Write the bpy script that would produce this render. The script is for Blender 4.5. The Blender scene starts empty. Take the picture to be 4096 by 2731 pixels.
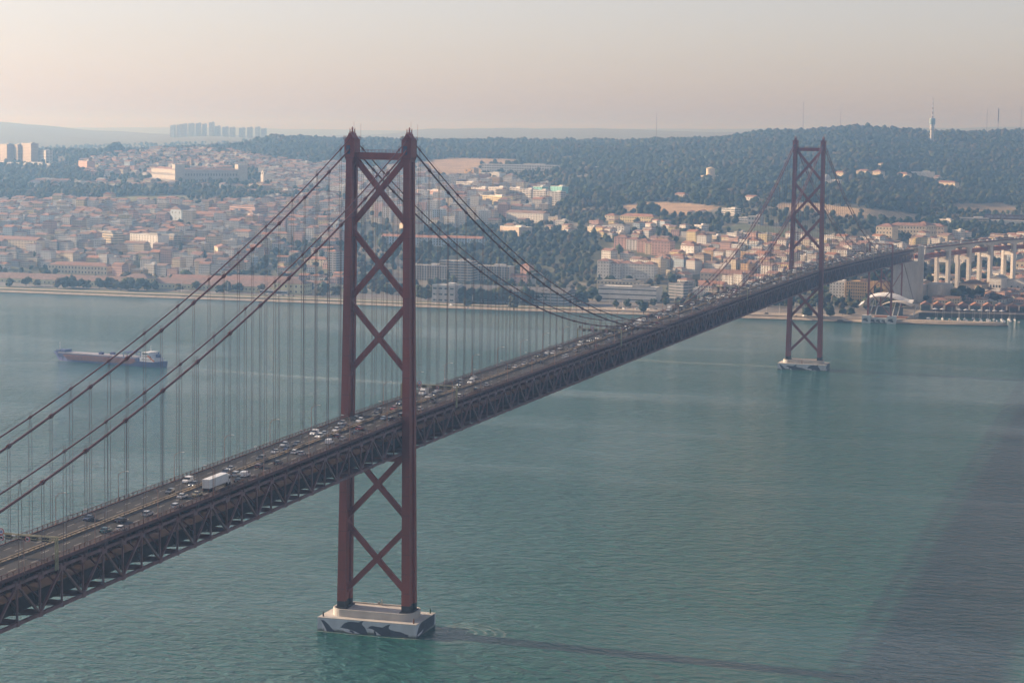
import bpy, math, random
import numpy as np
random.seed(7); rng = np.random.default_rng(7)
scene = bpy.context.scene
COL = scene.collection
R_ = math.radians

# ------------------------------------------------------------------ camera
CX, CY, CZ = 286.6, -775.5, 189.7
YAW, PITCH, ROLL = R_(16.776), R_(-5.4166), R_(0.7898)
FPX = 8717.8                       # focal length in pixels of a 4096 wide frame
from mathutils import Matrix, Vector
fwd = Vector((-math.sin(YAW)*math.cos(PITCH), math.cos(YAW)*math.cos(PITCH), math.sin(PITCH)))
rgt = Vector((math.cos(YAW), math.sin(YAW), 0)); upv = rgt.cross(fwd)
rr = math.cos(ROLL)*rgt + math.sin(ROLL)*upv
uu = -math.sin(ROLL)*rgt + math.cos(ROLL)*upv
cam = bpy.data.cameras.new('camera'); camo = bpy.data.objects.new('camera', cam); COL.objects.link(camo)
camo.matrix_world = Matrix(((rr.x, uu.x, -fwd.x, CX), (rr.y, uu.y, -fwd.y, CY), (rr.z, uu.z, -fwd.z, CZ), (0, 0, 0, 1)))
cam.sensor_width = 36; cam.lens = FPX/4096*36; cam.clip_start = 1; cam.clip_end = 80000
scene.camera = camo

# ------------------------------------------------------------------ sky, sun, exposure
SUN_EL, SUN_AZ = R_(20), R_(274.5)        # azimuth clockwise from the bridge axis (+Y)
world = bpy.data.worlds.new('World'); scene.world = world; world.use_nodes = True
wn = world.node_tree; bg = wn.nodes['Background']
sky = wn.nodes.new('ShaderNodeTexSky'); sky.sky_type = 'NISHITA'; sky.sun_disc = False
sky.sun_elevation = SUN_EL; sky.sun_rotation = SUN_AZ; sky.altitude = 100
sky.air_density = 1.0; sky.dust_density = 1.15; sky.ozone_density = 1.5
hs = wn.nodes.new('ShaderNodeHueSaturation'); hs.inputs['Saturation'].default_value = 0.62
tn = wn.nodes.new('ShaderNodeVectorMath'); tn.operation = 'MULTIPLY'; tn.inputs[1].default_value = (1.065, 0.985, 1.08)
wn.links.new(sky.outputs[0], hs.inputs['Color']); wn.links.new(hs.outputs[0], tn.inputs[0]); wn.links.new(tn.outputs[0], bg.inputs[0])
bg.inputs[1].default_value = 0.084
sun = bpy.data.lights.new('sun', 'SUN'); sun.energy = 5.0; sun.angle = R_(0.6); sun.color = (1.0, 0.82, 0.64)
suno = bpy.data.objects.new('sun', sun); COL.objects.link(suno)
sd = Vector((math.sin(SUN_AZ)*math.cos(SUN_EL), math.cos(SUN_AZ)*math.cos(SUN_EL), math.sin(SUN_EL)))
suno.rotation_euler = sd.to_track_quat('Z', 'Y').to_euler()
scene.view_settings.view_transform = 'Standard'; scene.view_settings.look = 'None'
scene.view_settings.exposure = 0.8; scene.view_settings.gamma = 1.0
scene.cycles.use_denoising = True
scene.cycles.max_bounces = 6; scene.cycles.diffuse_bounces = 2; scene.cycles.glossy_bounces = 2
scene.cycles.volume_bounces = 0; scene.cycles.transparent_max_bounces = 4
HAZE_DENS, HAZE_ANISO, HAZE_COL = 1.95e-4, 0.70, (0.32, 0.60, 1.0)

# ------------------------------------------------------------------ helpers
def link(o): COL.objects.link(o); return o
def tag(o, label=None, cat=None, group=None, kind=None):
    if label: o['label'] = label
    if cat: o['category'] = cat
    if group: o['group'] = group
    if kind: o['kind'] = kind
    return o
def empty(name, loc=(0, 0, 0), rz=0.0):
    o = bpy.data.objects.new(name, None); o.location = loc; o.rotation_euler = (0, 0, rz); o.empty_display_size = 1
    return link(o)

def rot2(x, y, a):
    c, s = math.cos(a), math.sin(a); return x*c - y*s, x*s + y*c

class MB:
    """collects faces; build() links them as ONE mesh object"""
    def __init__(s): s.v = []; s.f = []; s.c = []; s.m = []; s.u = []; s.col = (1, 1, 1); s.mi = 0
    def add(s, vs, fs, uvs=None):
        b = len(s.v); s.v += [tuple(p) for p in vs]
        for i, f in enumerate(fs):
            s.f.append([b+k for k in f]); s.c.append(s.col); s.m.append(s.mi)
            s.u.append(uvs[i] if uvs else None)
    def box(s, c, d, rz=0.0, top=1.0):
        x, y, z = c; a, b, h = d[0]/2, d[1]/2, d[2]/2
        vs = []
        for zz, k in ((-h, 1), (h, top)):
            for px, py in ((-a, -b), (a, -b), (a, b), (-a, b)):
                qx, qy = rot2(px*k, py*k, rz); vs.append((x+qx, y+qy, z+zz))
        s.add(vs, [(0, 3, 2, 1), (4, 5, 6, 7), (0, 1, 5, 4), (1, 2, 6, 5), (2, 3, 7, 6), (3, 0, 4, 7)])
    def prism(s, pts, z0, z1, pts2=None):
        n = len(pts); p2 = pts2 or pts
        vs = [(p[0], p[1], z0) for p in pts] + [(p[0], p[1], z1) for p in p2]
        s.add(vs, [tuple(range(n))[::-1], tuple(range(n, 2*n))] + [(i, (i+1) % n, n+(i+1) % n, n+i) for i in range(n)])
    def xz(s, pts, y0, y1):            # polygon in the XZ plane given thickness along Y
        n = len(pts)
        vs = [(p[0], y0, p[1]) for p in pts] + [(p[0], y1, p[1]) for p in pts]
        s.add(vs, [tuple(range(n)), tuple(range(n, 2*n))[::-1]] + [((i+1) % n, i, n+i, n+(i+1) % n) for i in range(n)])
    def yz(s, pts, x0, x1):
        n = len(pts)
        vs = [(x0, p[0], p[1]) for p in pts] + [(x1, p[0], p[1]) for p in pts]
        s.add(vs, [tuple(range(n))[::-1], tuple(range(n, 2*n))] + [(i, (i+1) % n, n+(i+1) % n, n+i) for i in range(n)])
    def beam(s, p, q, w, h, up=(0, 0, 1)):
        p = Vector(p); q = Vector(q); d = (q-p).normalized(); u = Vector(up)
        if abs(d.dot(u)) > 0.98: u = Vector((1, 0, 0))
        r = d.cross(u).normalized()*w/2; t = r.cross(d).normalized()*h/2
        vs = [p-r-t, p+r-t, p+r+t, p-r+t, q-r-t, q+r-t, q+r+t, q-r+t]
        s.add(vs, [(0, 3, 2, 1), (4, 5, 6, 7), (0, 1, 5, 4), (1, 2, 6, 5), (2, 3, 7, 6), (3, 0, 4, 7)])
    def tube(s, pts, r, n=6, cap=True):
        pts = [Vector(p) for p in pts]; rs = r if isinstance(r, (list, tuple)) else [r]*len(pts)
        vs = []
        for i, p in enumerate(pts):
            d = (pts[min(i+1, len(pts)-1)] - pts[max(i-1, 0)]).normalized()
            u = Vector((0, 0, 1)) if abs(d.z) < 0.95 else Vector((1, 0, 0))
            a = d.cross(u).normalized(); b = a.cross(d).normalized()
            for k in range(n):
                t = 2*math.pi*(k+.5)/n; vs.append(p + a*(rs[i]*math.cos(t)) + b*(rs[i]*math.sin(t)))
        fs = []
        for i in range(len(pts)-1):
            for k in range(n): fs.append((i*n+k, (i+1)*n+k, (i+1)*n+(k+1) % n, i*n+(k+1) % n))
        if cap: fs += [tuple(range(n)), tuple(range((len(pts)-1)*n, len(pts)*n))[::-1]]
        s.add(vs, fs)
    def lathe(s, c, prof, n=12):       # profile of (r, z)
        vs = []
        for r, z in prof:
            for k in range(n): t = 2*math.pi*k/n; vs.append((c[0]+r*math.cos(t), c[1]+r*math.sin(t), c[2]+z))
        fs = [(i*n+k, i*n+(k+1) % n, (i+1)*n+(k+1) % n, (i+1)*n+k) for i in range(len(prof)-1) for k in range(n)]
        fs += [tuple(range(n))[::-1], tuple(range((len(prof)-1)*n, len(prof)*n))]
        s.add(vs, fs)
    def mesh(s, name, mats):
        me = bpy.data.meshes.new(name); me.from_pydata(s.v, [], s.f)
        for m in (mats if isinstance(mats, (list, tuple)) else [mats]): me.materials.append(m)
        me.polygons.foreach_set('material_index', s.m)
        ln = np.array([len(f) for f in s.f])
        ca = me.color_attributes.new('Col', 'FLOAT_COLOR', 'CORNER')
        cc = np.ones((ln.sum(), 4), np.float32); cc[:, :3] = np.repeat(np.array(s.c, np.float32).reshape(-1, 3), ln, 0)
        ca.data.foreach_set('color', cc.ravel())
        if any(u is not None for u in s.u):
            ul = me.uv_layers.new(name='UVMap'); uv = np.full((ln.sum(), 2), -1000.0, np.float32); k = 0
            for f, u in zip(s.f, s.u):
                if u is not None: uv[k:k+len(f)] = u
                k += len(f)
            ul.data.foreach_set('uv', uv.ravel())
        me.update(); return me
    def build(s, name, mats, parent=None, loc=None):
        o = bpy.data.objects.new(name, s.mesh(name, mats)); link(o)
        if parent: o.parent = parent
        if loc: o.location = loc
        return o

def add_copy(o, parent=None):
    c = o.copy(); link(c)
    if parent: c.parent = parent
    return c
def copy_tree(o, parent=None):
    c = add_copy(o, parent)
    for ch in list(o.children): copy_tree(ch, c)
    return c

# ------------------------------------------------------------------ materials
def nodes(m): return m.node_tree.nodes, m.node_tree.links
def mat(name, col, rough=0.6, metal=0.0, var=0.25, scale=0.4, attr=False, bump=0.0, streak=None, coord='Object'):
    m = bpy.data.materials.new(name); m.use_nodes = True; N, L = nodes(m); b = N['Principled BSDF']
    b.inputs['Roughness'].default_value = rough; b.inputs['Metallic'].default_value = metal
    tc = N.new('ShaderNodeTexCoord'); mp = N.new('ShaderNodeMapping'); L.new(tc.outputs[coord], mp.inputs[0])
    if streak: mp.inputs['Scale'].default_value = streak
    nz = N.new('ShaderNodeTexNoise'); nz.inputs['Scale'].default_value = scale; nz.inputs['Detail'].default_value = 5
    L.new(mp.outputs[0], nz.inputs['Vector'])
    mr = N.new('ShaderNodeMapRange'); mr.inputs['From Min'].default_value = 0.3; mr.inputs['From Max'].default_value = 0.7
    mr.inputs['To Min'].default_value = 1-var; mr.inputs['To Max'].default_value = 1+var
    L.new(nz.outputs[0], mr.inputs[0])
    mx = N.new('ShaderNodeVectorMath'); mx.operation = 'SCALE'; L.new(mr.outputs[0], mx.inputs['Scale'])
    if attr:
        at_ = N.new('ShaderNodeAttribute'); at_.attribute_name = 'Col'; L.new(at_.outputs['Color'], mx.inputs[0])
    else: mx.inputs[0].default_value = col[:3]
    L.new(mx.outputs[0], b.inputs['Base Color'])
    if bump:
        bp = N.new('ShaderNodeBump'); bp.inputs['Strength'].default_value = bump; bp.inputs['Distance'].default_value = 0.3
        L.new(nz.outputs[0], bp.inputs['Height']); L.new(bp.outputs[0], b.inputs['Normal'])
    return m
def emis(name, col, st):
    m = bpy.data.materials.new(name); m.use_nodes = True; N, L = nodes(m); b = N['Principled BSDF']
    b.inputs['Base Color'].default_value = (*col, 1); b.inputs['Emission Color'].default_value = (*col, 1); b.inputs['Emission Strength'].default_value = st
    return m
def facade_mat(name, pw, ph, wx=(0.3, 0.72), wy=(0.28, 0.78), glass=(0.05, 0.06, 0.075), rough=0.8):
    """wall paint from the colour attribute with rows of window openings laid out in metres by the UV map"""
    m = bpy.data.materials.new(name); m.use_nodes = True; N, L = nodes(m); b = N['Principled BSDF']; b.inputs['Roughness'].default_value = rough
    uv = N.new('ShaderNodeUVMap'); uv.uv_map = 'UVMap'; sp = N.new('ShaderNodeSeparateXYZ'); L.new(uv.outputs[0], sp.inputs[0])
    def math_(op, a, b_=None):
        n = N.new('ShaderNodeMath'); n.operation = op
        for i, v in enumerate((a, b_)):
            if v is None: continue
            if isinstance(v, (int, float)): n.inputs[i].default_value = v
            else: L.new(v, n.inputs[i])
        return n.outputs[0]
    fx = math_('FRACT', math_('DIVIDE', sp.outputs[0], pw)); fy = math_('FRACT', math_('DIVIDE', sp.outputs[1], ph))
    k = math_('MULTIPLY', math_('MULTIPLY', math_('GREATER_THAN', fx, wx[0]), math_('LESS_THAN', fx, wx[1])),
              math_('MULTIPLY', math_('GREATER_THAN', fy, wy[0]), math_('LESS_THAN', fy, wy[1])))
    k = math_('MULTIPLY', k, math_('GREATER_THAN', sp.outputs[0], -500))
    a = N.new('ShaderNodeAttribute'); a.attribute_name = 'Col'
    nz = N.new('ShaderNodeTexNoise'); nz.inputs['Scale'].default_value = 0.12; nz.inputs['Detail'].default_value = 6
    tc = N.new('ShaderNodeTexCoord'); L.new(tc.outputs['Object'], nz.inputs['Vector'])
    mr = N.new('ShaderNodeMapRange'); mr.inputs[1].default_value = .3; mr.inputs[2].default_value = .7; mr.inputs[3].default_value = .82; mr.inputs[4].default_value = 1.08
    L.new(nz.outputs[0], mr.inputs[0])
    sc = N.new('ShaderNodeVectorMath'); sc.operation = 'SCALE'; L.new(a.outputs['Color'], sc.inputs[0]); L.new(mr.outputs[0], sc.inputs['Scale'])
    mx = N.new('ShaderNodeMix'); mx.data_type = 'RGBA'; L.new(k, mx.inputs['Factor']); L.new(sc.outputs[0], mx.inputs['A']); mx.inputs['B'].default_value = (*glass, 1)
    L.new(mx.outputs['Result'], b.inputs['Base Color'])
    ro = N.new('ShaderNodeMapRange'); L.new(k, ro.inputs[0]); ro.inputs[3].default_value = rough; ro.inputs[4].default_value = 0.25; L.new(ro.outputs[0], b.inputs['Roughness'])
    return m

M = {}
M['steel'] = mat('red_bridge_paint', (0.215, 0.043, 0.027), 0.55, var=0.3, scale=0.22, streak=(1, 1, 0.15))
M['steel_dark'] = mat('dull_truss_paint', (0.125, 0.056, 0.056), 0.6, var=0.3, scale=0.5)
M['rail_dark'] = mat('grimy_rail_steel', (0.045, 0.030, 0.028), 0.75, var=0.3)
M['rail_brown'] = mat('brown_guard_rail', (0.13, 0.06, 0.045), 0.6)
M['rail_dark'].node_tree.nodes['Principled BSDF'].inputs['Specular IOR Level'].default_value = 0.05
M['truss_face'] = mat('faded_truss_paint', (0.175, 0.088, 0.09), 0.6, var=0.3, scale=0.5)
M['cable'] = mat('cable_paint', (0.115, 0.032, 0.028), 0.5, var=0.15)
M['rope'] = mat('hanger_rope', (0.13, 0.085, 0.085), 0.5, var=0.1)
M['base_band'] = mat('dark_base_band', (0.03, 0.028, 0.032), 0.7)
M['blue_tarp'] = mat('blue_access_door', (0.03, 0.07, 0.13), 0.6)
M['asphalt'] = mat('asphalt', (0.04, 0.037, 0.036), 0.85, var=0.3, scale=0.25, streak=(1.2, 0.04, 1))
def lane_lines(m):
    N, L = nodes(m); b = N['Principled BSDF']; src = b.inputs['Base Color'].links[0].from_socket
    tc = N.new('ShaderNodeTexCoord'); sp = N.new('ShaderNodeSeparateXYZ'); L.new(tc.outputs['Object'], sp.inputs[0])
    def f(op, a, b_=0.0):
        n = N.new('ShaderNodeMath'); n.operation = op
        for i, v in enumerate((a, b_)):
            if isinstance(v, (int, float)): n.inputs[i].default_value = v
            else: L.new(v, n.inputs[i])
        return n.outputs[0]
    ax = f('ABSOLUTE', sp.outputs[0]); dash = f('LESS_THAN', f('FRACT', f('DIVIDE', f('ADD', sp.outputs[1], 1000), 11.64)), .36)
    l1 = f('LESS_THAN', f('ABSOLUTE', f('SUBTRACT', ax, 3.9)), .09); l2 = f('LESS_THAN', f('ABSOLUTE', f('SUBTRACT', ax, 7.3)), .09); l3 = f('LESS_THAN', f('ABSOLUTE', f('SUBTRACT', ax, 10.5)), .08)
    k = f('MAXIMUM', f('MULTIPLY', f('MAXIMUM', l1, l2), dash), l3)
    mx = N.new('ShaderNodeMix'); mx.data_type = 'RGBA'; L.new(k, mx.inputs['Factor']); L.new(src, mx.inputs['A']); mx.inputs['B'].default_value = (.42, .40, .37, 1); L.new(mx.outputs['Result'], b.inputs['Base Color'])
lane_lines(M['asphalt']); M['asphalt'].node_tree.nodes['Principled BSDF'].inputs['Specular IOR Level'].default_value = 0.2; M['steel_dark'].node_tree.nodes['Principled BSDF'].inputs['Specular IOR Level'].default_value = 0.2
M['line'] = mat('road_paint', (0.42, 0.40, 0.37), 0.7)
M['barrier'] = mat('concrete_barrier', (0.22, 0.17, 0.115), 0.85)
M['concrete'] = mat('pale_concrete', (0.46, 0.43, 0.39), 0.85, var=0.13, scale=0.25, streak=(1, 1, 0.25))
M['concrete_white'] = mat('white_pier_paint', (0.50, 0.52, 0.53), 0.7, var=0.07, scale=0.2, streak=(1, 1, 0.2))
def level_band(m, z0, z1, col, amount, period=None):
    """stain below a level (a tide mark), or thin plate seams repeating with height"""
    N, L = nodes(m); b = N['Principled BSDF']; src = b.inputs['Base Color'].links[0].from_socket
    tc = N.new('ShaderNodeTexCoord'); sp = N.new('ShaderNodeSeparateXYZ'); L.new(tc.outputs['Object'], sp.inputs[0]); z = sp.outputs[2]
    nz = N.new('ShaderNodeTexNoise'); nz.inputs['Scale'].default_value = .9; nz.inputs['Detail'].default_value = 4; L.new(tc.outputs['Object'], nz.inputs['Vector'])
    if period:
        d = N.new('ShaderNodeMath'); d.operation = 'DIVIDE'; L.new(z, d.inputs[0]); d.inputs[1].default_value = period; f = N.new('ShaderNodeMath'); f.operation = 'FRACT'; L.new(d.outputs[0], f.inputs[0])
        k = N.new('ShaderNodeMath'); k.operation = 'LESS_THAN'; L.new(f.outputs[0], k.inputs[0]); k.inputs[1].default_value = z1; k2 = N.new('ShaderNodeMath'); k2.operation = 'MULTIPLY'; L.new(k.outputs[0], k2.inputs[0]); k2.inputs[1].default_value = amount; k = k2.outputs[0]
    else:
        a = N.new('ShaderNodeMath'); a.operation = 'MULTIPLY_ADD'; L.new(nz.outputs[0], a.inputs[0]); a.inputs[1].default_value = -1.1; L.new(z, a.inputs[2])
        r = N.new('ShaderNodeMapRange'); L.new(a.outputs[0], r.inputs[0]); r.inputs[1].default_value = z0; r.inputs[2].default_value = z1; r.inputs[3].default_value = amount; r.inputs[4].default_value = 0; k = r.outputs[0]
    mx = N.new('ShaderNodeMix'); mx.data_type = 'RGBA'; L.new(k, mx.inputs['Factor']); L.new(src, mx.inputs['A']); mx.inputs['B'].default_value = (*col, 1); L.new(mx.outputs['Result'], b.inputs['Base Color'])
level_band(M['steel'], 0, .035, (.10, .03, .025), .6, 7.5)
M['pier_paint'] = mat('painted_pier_wall', (0.46, 0.50, 0.54), 0.7, var=0.12, scale=0.25, streak=(1, 1, 0.18)); level_band(M['pier_paint'], -.1, .55, (.06, .075, .05), .85)
M['viaduct_concrete'] = mat('viaduct_concrete', (0.58, 0.55, 0.50), 0.85, var=0.1, scale=0.1, streak=(1, 1, 0.25))
M['navy'] = mat('navy_mural_paint', (0.050, 0.060, 0.085), 0.6)
M['mural_white'] = mat('white_mural_paint', (0.56, 0.58, 0.62), 0.6, var=0.05)
M['grey_metal'] = mat('galvanised_metal', (0.30, 0.27, 0.24), 0.5, 0.3)
M['pale_metal'] = mat('pale_lamp_metal', (0.62, 0.60, 0.56), 0.5)
M['black'] = mat('black_box', (0.02, 0.02, 0.022), 0.5)
M['sign_white'] = mat('sign_white', (0.62, 0.63, 0.66), 0.5, var=0.03)
M['sign_red'] = mat('sign_red', (0.5, 0.03, 0.03), 0.5, var=0.03)
M['sign_blue'] = mat('sign_blue', (0.04, 0.09, 0.3), 0.5, var=0.03)
M['rust'] = mat('rusty_bollard', (0.16, 0.07, 0.035), 0.8)
# ------------------------------------------------------------------ land: heights from the lie of the land seen in the photo
PX = 4096/2352.0
Rr = np.array(rr); Ru = np.array(uu); Rf = np.array(fwd); CAMP = np.array((CX, CY, CZ))
def ray(u, v):
    """direction through a point of the photo given in a 2352 wide frame"""
    u = np.asarray(u, float); v = np.asarray(v, float)
    return Rf + ((u*PX-2048)/FPX)[..., None]*Rr - ((v*PX-1365.5)/FPX)[..., None]*Ru
def project(P):
    d = np.asarray(P, float) - CAMP; z = d@Rf
    return np.stack([(2048+FPX*(d@Rr)/z)/PX, (1365.5-FPX*(d@Ru)/z)/PX], -1)
PROFILE = {
 0: [(640,2720),(600,2850),(560,3000),(520,3170),(480,3400),(450,3650),(420,3950),(395,4250),(376,4550),(350,5100),('z',100,6200),(330,8000),(312,9500),(284,11500),('z',140,14000),(288,19000)],
 250: [(645,2700),(600,2850),(560,3000),(520,3170),(480,3400),(450,3650),(420,3950),(395,4250),(376,4500),(349,5000),('z',105,6200),(332,7800),(318,9500),(300,11500),('z',120,14000),(294,19000)],
 500: [(655,2680),(610,2830),(565,3000),(525,3170),(485,3400),(450,3650),(420,3950),(395,4250),(370,4600),(340,5200),('z',120,6200),(325,7600),(316,8600),(306,11500),('z',120,14000),(297,19000)],
 650: [(665,2650),(620,2800),(570,3000),(530,3170),(490,3400),(455,3650),(425,3950),(400,4200),(375,4500),(345,5000),(321,5500),('z',130,6500),(322,8200),(310,11500),('z',120,14000),(299,19000)],
 800: [(675,2600),(640,2700),(600,2830),(560,3000),(500,3300),(460,3600),(430,3900),(400,4250),(380,4500),(350,4900),(326,5500),('z',130,6500),(320,9000),(308,12000),('z',120,14000),(298,19000)],
 1000: [(685,2580),(650,2680),(600,2830),(555,3000),(500,3300),(460,3600),(430,3900),(395,4350),(370,4700),(347,5100),(328,5600),('z',130,6500),(318,9500),(302,12500),(299,19000)],
 1200: [(695,2560),(660,2650),(600,2830),(545,3030),(500,3300),(455,3650),(425,3950),(395,4400),(365,4800),(345,5200),(328,5700),('z',130,6800),(318,9500),(300,13000),(299,19000)],
 1400: [(700,2520),(670,2600),(600,2800),(545,3000),(500,3250),(465,3500),(425,3950),(395,4350),(365,4750),(345,5150),(331,5700),('z',135,6800),(318,9500),(298,13000),(299,19000)],
 1600: [(710,2480),(680,2560),(620,2720),(560,2930),(515,3150),(475,3400),(440,3750),(400,4250),(365,4700),(340,5150),(323,5600),('z',140,6800),(318,9500),(302,13000),(300,19000)],
 1800: [(720,2440),(690,2520),(630,2700),(570,2900),(525,3100),(480,3350),(440,3750),(400,4200),(360,4700),(330,5200),(305,5700),('z',160,6800),(315,9500),(300,13000),(300,19000)],
 1960: [(724,2430),(690,2520),(640,2680),(580,2880),(530,3100),(485,3350),(440,3750),(400,4200),(355,4700),(325,5200),(297,5600),('z',170,6800),(315,9500),(300,13000),(300,19000)],
 2150: [(690,2540),(650,2750),(610,2950),(575,3150),(545,3300),(515,3500),(485,3750),(450,4100),(410,4500),(365,5000),(330,5400),(309,5700),('z',170,6800),(315,9500),(298,13000),(300,19000)],
 2352: [(690,2540),(650,2830),(620,3000),(590,3200),(555,3400),(530,3600),(508,3800),(480,4100),(440,4500),(400,4900),(355,5300),(325,5600),(307,5800),('z',170,6900),(315,9500),(295,13000),(300,19000)],
}
def _cols():
    us = sorted(PROFILE); az, tabs = [], []
    for u in [-700]+us+[3100]:
        uc = min(max(u, 0), 2352); dd, zz = [], []
        for it in PROFILE[uc]:
            if it[0] == 'z': dd.append(it[2]); zz.append(it[1]); continue
            r = ray(uc, it[0]); dd.append(it[1]); zz.append(CZ + it[1]*r[2]/math.hypot(r[0], r[1]))
        zz = [max(4.0, z) for z in zz]
        r = ray(u, 330); az.append(math.atan2(r[0], r[1])); tabs.append((np.array(dd), np.array(zz)))
    return np.array(az), tabs
AZS, TABS = _cols()
def land_z(x, y):
    x = np.atleast_1d(np.asarray(x, float)); y = np.atleast_1d(np.asarray(y, float))
    dx, dy = x-CX, y-CY; d = np.hypot(dx, dy); az = np.arctan2(dx, dy)
    Z = np.array([np.interp(d, t[0], t[1], left=4.0) for t in TABS])
    first = np.array([t[0][0] for t in TABS])
    for i, t in enumerate(TABS):      # level riverside before the first control point
        k = d < first[i]; Z[i][k] = 4 + (t[1][0]-4)*np.clip((d[k]-first[i]+120)/120, 0, 1)
    i = np.clip(np.searchsorted(AZS, az)-1, 0, len(AZS)-2); f = np.clip((az-AZS[i])/(AZS[i+1]-AZS[i]), 0, 1); f = f*f*(3-2*f)
    n = np.arange(len(x)); z = Z[i, n]*(1-f) + Z[i+1, n]*f
    w = np.clip((d-2900)/1500, 0, 1)
    z = z + w*(2.2*np.sin(x/140+1)*np.cos(y/170) + 1.4*np.sin(x/61+y/83) + np.clip((d-6000)/4000, 0, 1)*12*np.sin(x/700+y/900))
    return z
TS = np.concatenate([np.arange(2150, 7000, 6.0), np.arange(7000, 15000, 40.0)])
def ground_at(u, v):
    """where the line of sight through (u, v) meets the land: a real place on the ground"""
    u = np.atleast_1d(np.asarray(u, float)); v = np.atleast_1d(np.asarray(v, float)); out = np.zeros((len(u), 3))
    for j in range(len(u)):
        r = ray(u[j], v[j]); r = r/np.hypot(r[0], r[1]); P = CAMP + TS[:, None]*r
        z = land_z(P[:, 0], P[:, 1]); k = np.argmax(P[:, 2] < z)
        if P[k, 2] >= z[k]: out[j] = np.nan; continue
        out[j] = (P[k, 0], P[k, 1], z[k])
    return out
def G(u, v): return ground_at([u], [v])[0]
def at_range(u, d):
    r = ray(u, 400); h = math.hypot(r[0], r[1]); x, y = CX+r[0]/h*d, CY+r[1]/h*d
    return float(x), float(y), float(land_z(x, y)[0])

def inpoly(px, py, poly):
    px = np.asarray(px); py = np.asarray(py); k = np.zeros(px.shape, bool); n = len(poly)
    for i in range(n):
        x0, y0 = poly[i]; x1, y1 = poly[(i+1) % n]
        if y0 == y1: continue
        c = (y0 > py) != (y1 > py); k ^= c & (px < (x1-x0)*(py-y0)/(y1-y0)+x0)
    return k
FIELDS = [  # dry fields, meadows and bare slopes, outlined on the ground
 ([(1418,476),(1450,468),(1500,464),(1600,469),(1655,476),(1630,484),(1560,497),(1500,495),(1450,486)], (0.40, 0.27, 0.15)),
 ([(1780,468),(1860,466),(1930,474),(2050,486),(2140,499),(2130,507),(2040,506),(1960,498),(1860,486),(1790,480)], (0.42, 0.30, 0.17)),
 ([(1655,522),(1700,515),(1800,524),(1900,536),(1900,548),(1790,545),(1700,540)], (0.085, 0.105, 0.05)),
 ([(955,372),(1040,364),(1185,366),(1190,374),(1100,380),(1110,400),(1040,410),(955,402)], (0.36, 0.25, 0.15)),
 ([(225,458),(300,450),(425,450),(425,462),(300,470),(215,470)], (0.15, 0.15, 0.06)),
 ([(2180,470),(2300,466),(2340,478),(2300,492),(2200,486)], (0.25, 0.18, 0.10)),
 ([(1290,420),(1320,414),(1390,414),(1380,420)], (0.33, 0.25, 0.16)),
 ([(130,555),(330,548),(320,580),(140,575)], (0.22, 0.18, 0.11)),
 ([(1225,478),(1440,478),(1440,486),(1240,486)], (0.20, 0.15, 0.09)),
]
FOREST = [
 [(395,352),(480,345),(560,333),(640,318),(790,320),(960,322),(1200,322),(1420,325),(1600,318),(1830,297),(1960,290),(2060,300),(2150,306),(2352,303),(2950,303),(2950,470),(2352,466),(2180,470),(2140,496),(2050,484),(1930,472),(1860,464),(1780,464),(1700,468),(1655,474),(1600,467),(1500,462),(1450,466),(1418,474),(1380,476),(1270,474),(1275,450),(1310,440),(1300,418),(1390,410),(1390,400),(1270,400),(1190,372),(1185,364),(1040,362),(955,370),(820,388),(740,384),(650,368),(520,356)],
]
GROVES = [  # looser trees between houses: outline, share of ground under trees
 ([(-330,394),(170,384),(300,392),(170,412),(-330,415)], .75), ([(-330,428),(180,426),(330,440),(520,436),(760,436),(760,458),(560,464),(430,448),(230,456),(-330,462)], .85),
 ([(960,520),(1150,505),(1350,535),(1410,560),(1370,600),(1370,650),(1180,640),(1000,610),(955,600)], .72),
 ([(640,560),(790,560),(790,670),(620,640)], .5), ([(1270,474),(1420,476),(1430,490),(1400,512),(1250,508)], .8),
 ([(1500,497),(1640,485),(1660,520),(1640,540),(1510,545)], .6), ([(2150,500),(2950,505),(2950,550),(2150,545)], .8),
 ([(1860,500),(2150,508),(2000,520),(1860,530)], .5), ([(1415,560),(1640,545),(1830,580),(1700,640),(1500,610)], .35),
 ([(560,610),(640,620),(640,650),(560,650)], .6), ([(2100,640),(2950,610),(2950,650),(2100,670)], .3), ([(0,600),(330,600),(330,630),(0,640)], .25),
]
# shoreline (water's edge), then the back of the marina
SHORE = [(-4200,1440),(-2600,1445),(-1006,1459),(-818,1462),(-592,1470),(-495,1471),(-333,1474),(-118,1490),(-67,1492),(16,1495),(26,1500),(30,1602),(92,1614),(139,1622),(420,1665),(1500,1800),(3500,2000)]
def _dense(pl, step=8):
    out = []
    for (x0, y0), (x1, y1) in zip(pl, pl[1:]):
        n = max(1, int(math.hypot(x1-x0, y1-y0)/step))
        out += [(x0+(x1-x0)*i/n, y0+(y1-y0)*i/n) for i in range(n)]
    return np.array(out+[pl[-1]])
SD = _dense(SHORE); s_az = np.arctan2(SD[:, 0]-CX, SD[:, 1]-CY); s_d = np.hypot(SD[:, 0]-CX, SD[:, 1]-CY); so_ = np.argsort(s_az)
def shore_range(az): return np.interp(az, s_az[so_], s_d[so_])

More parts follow.
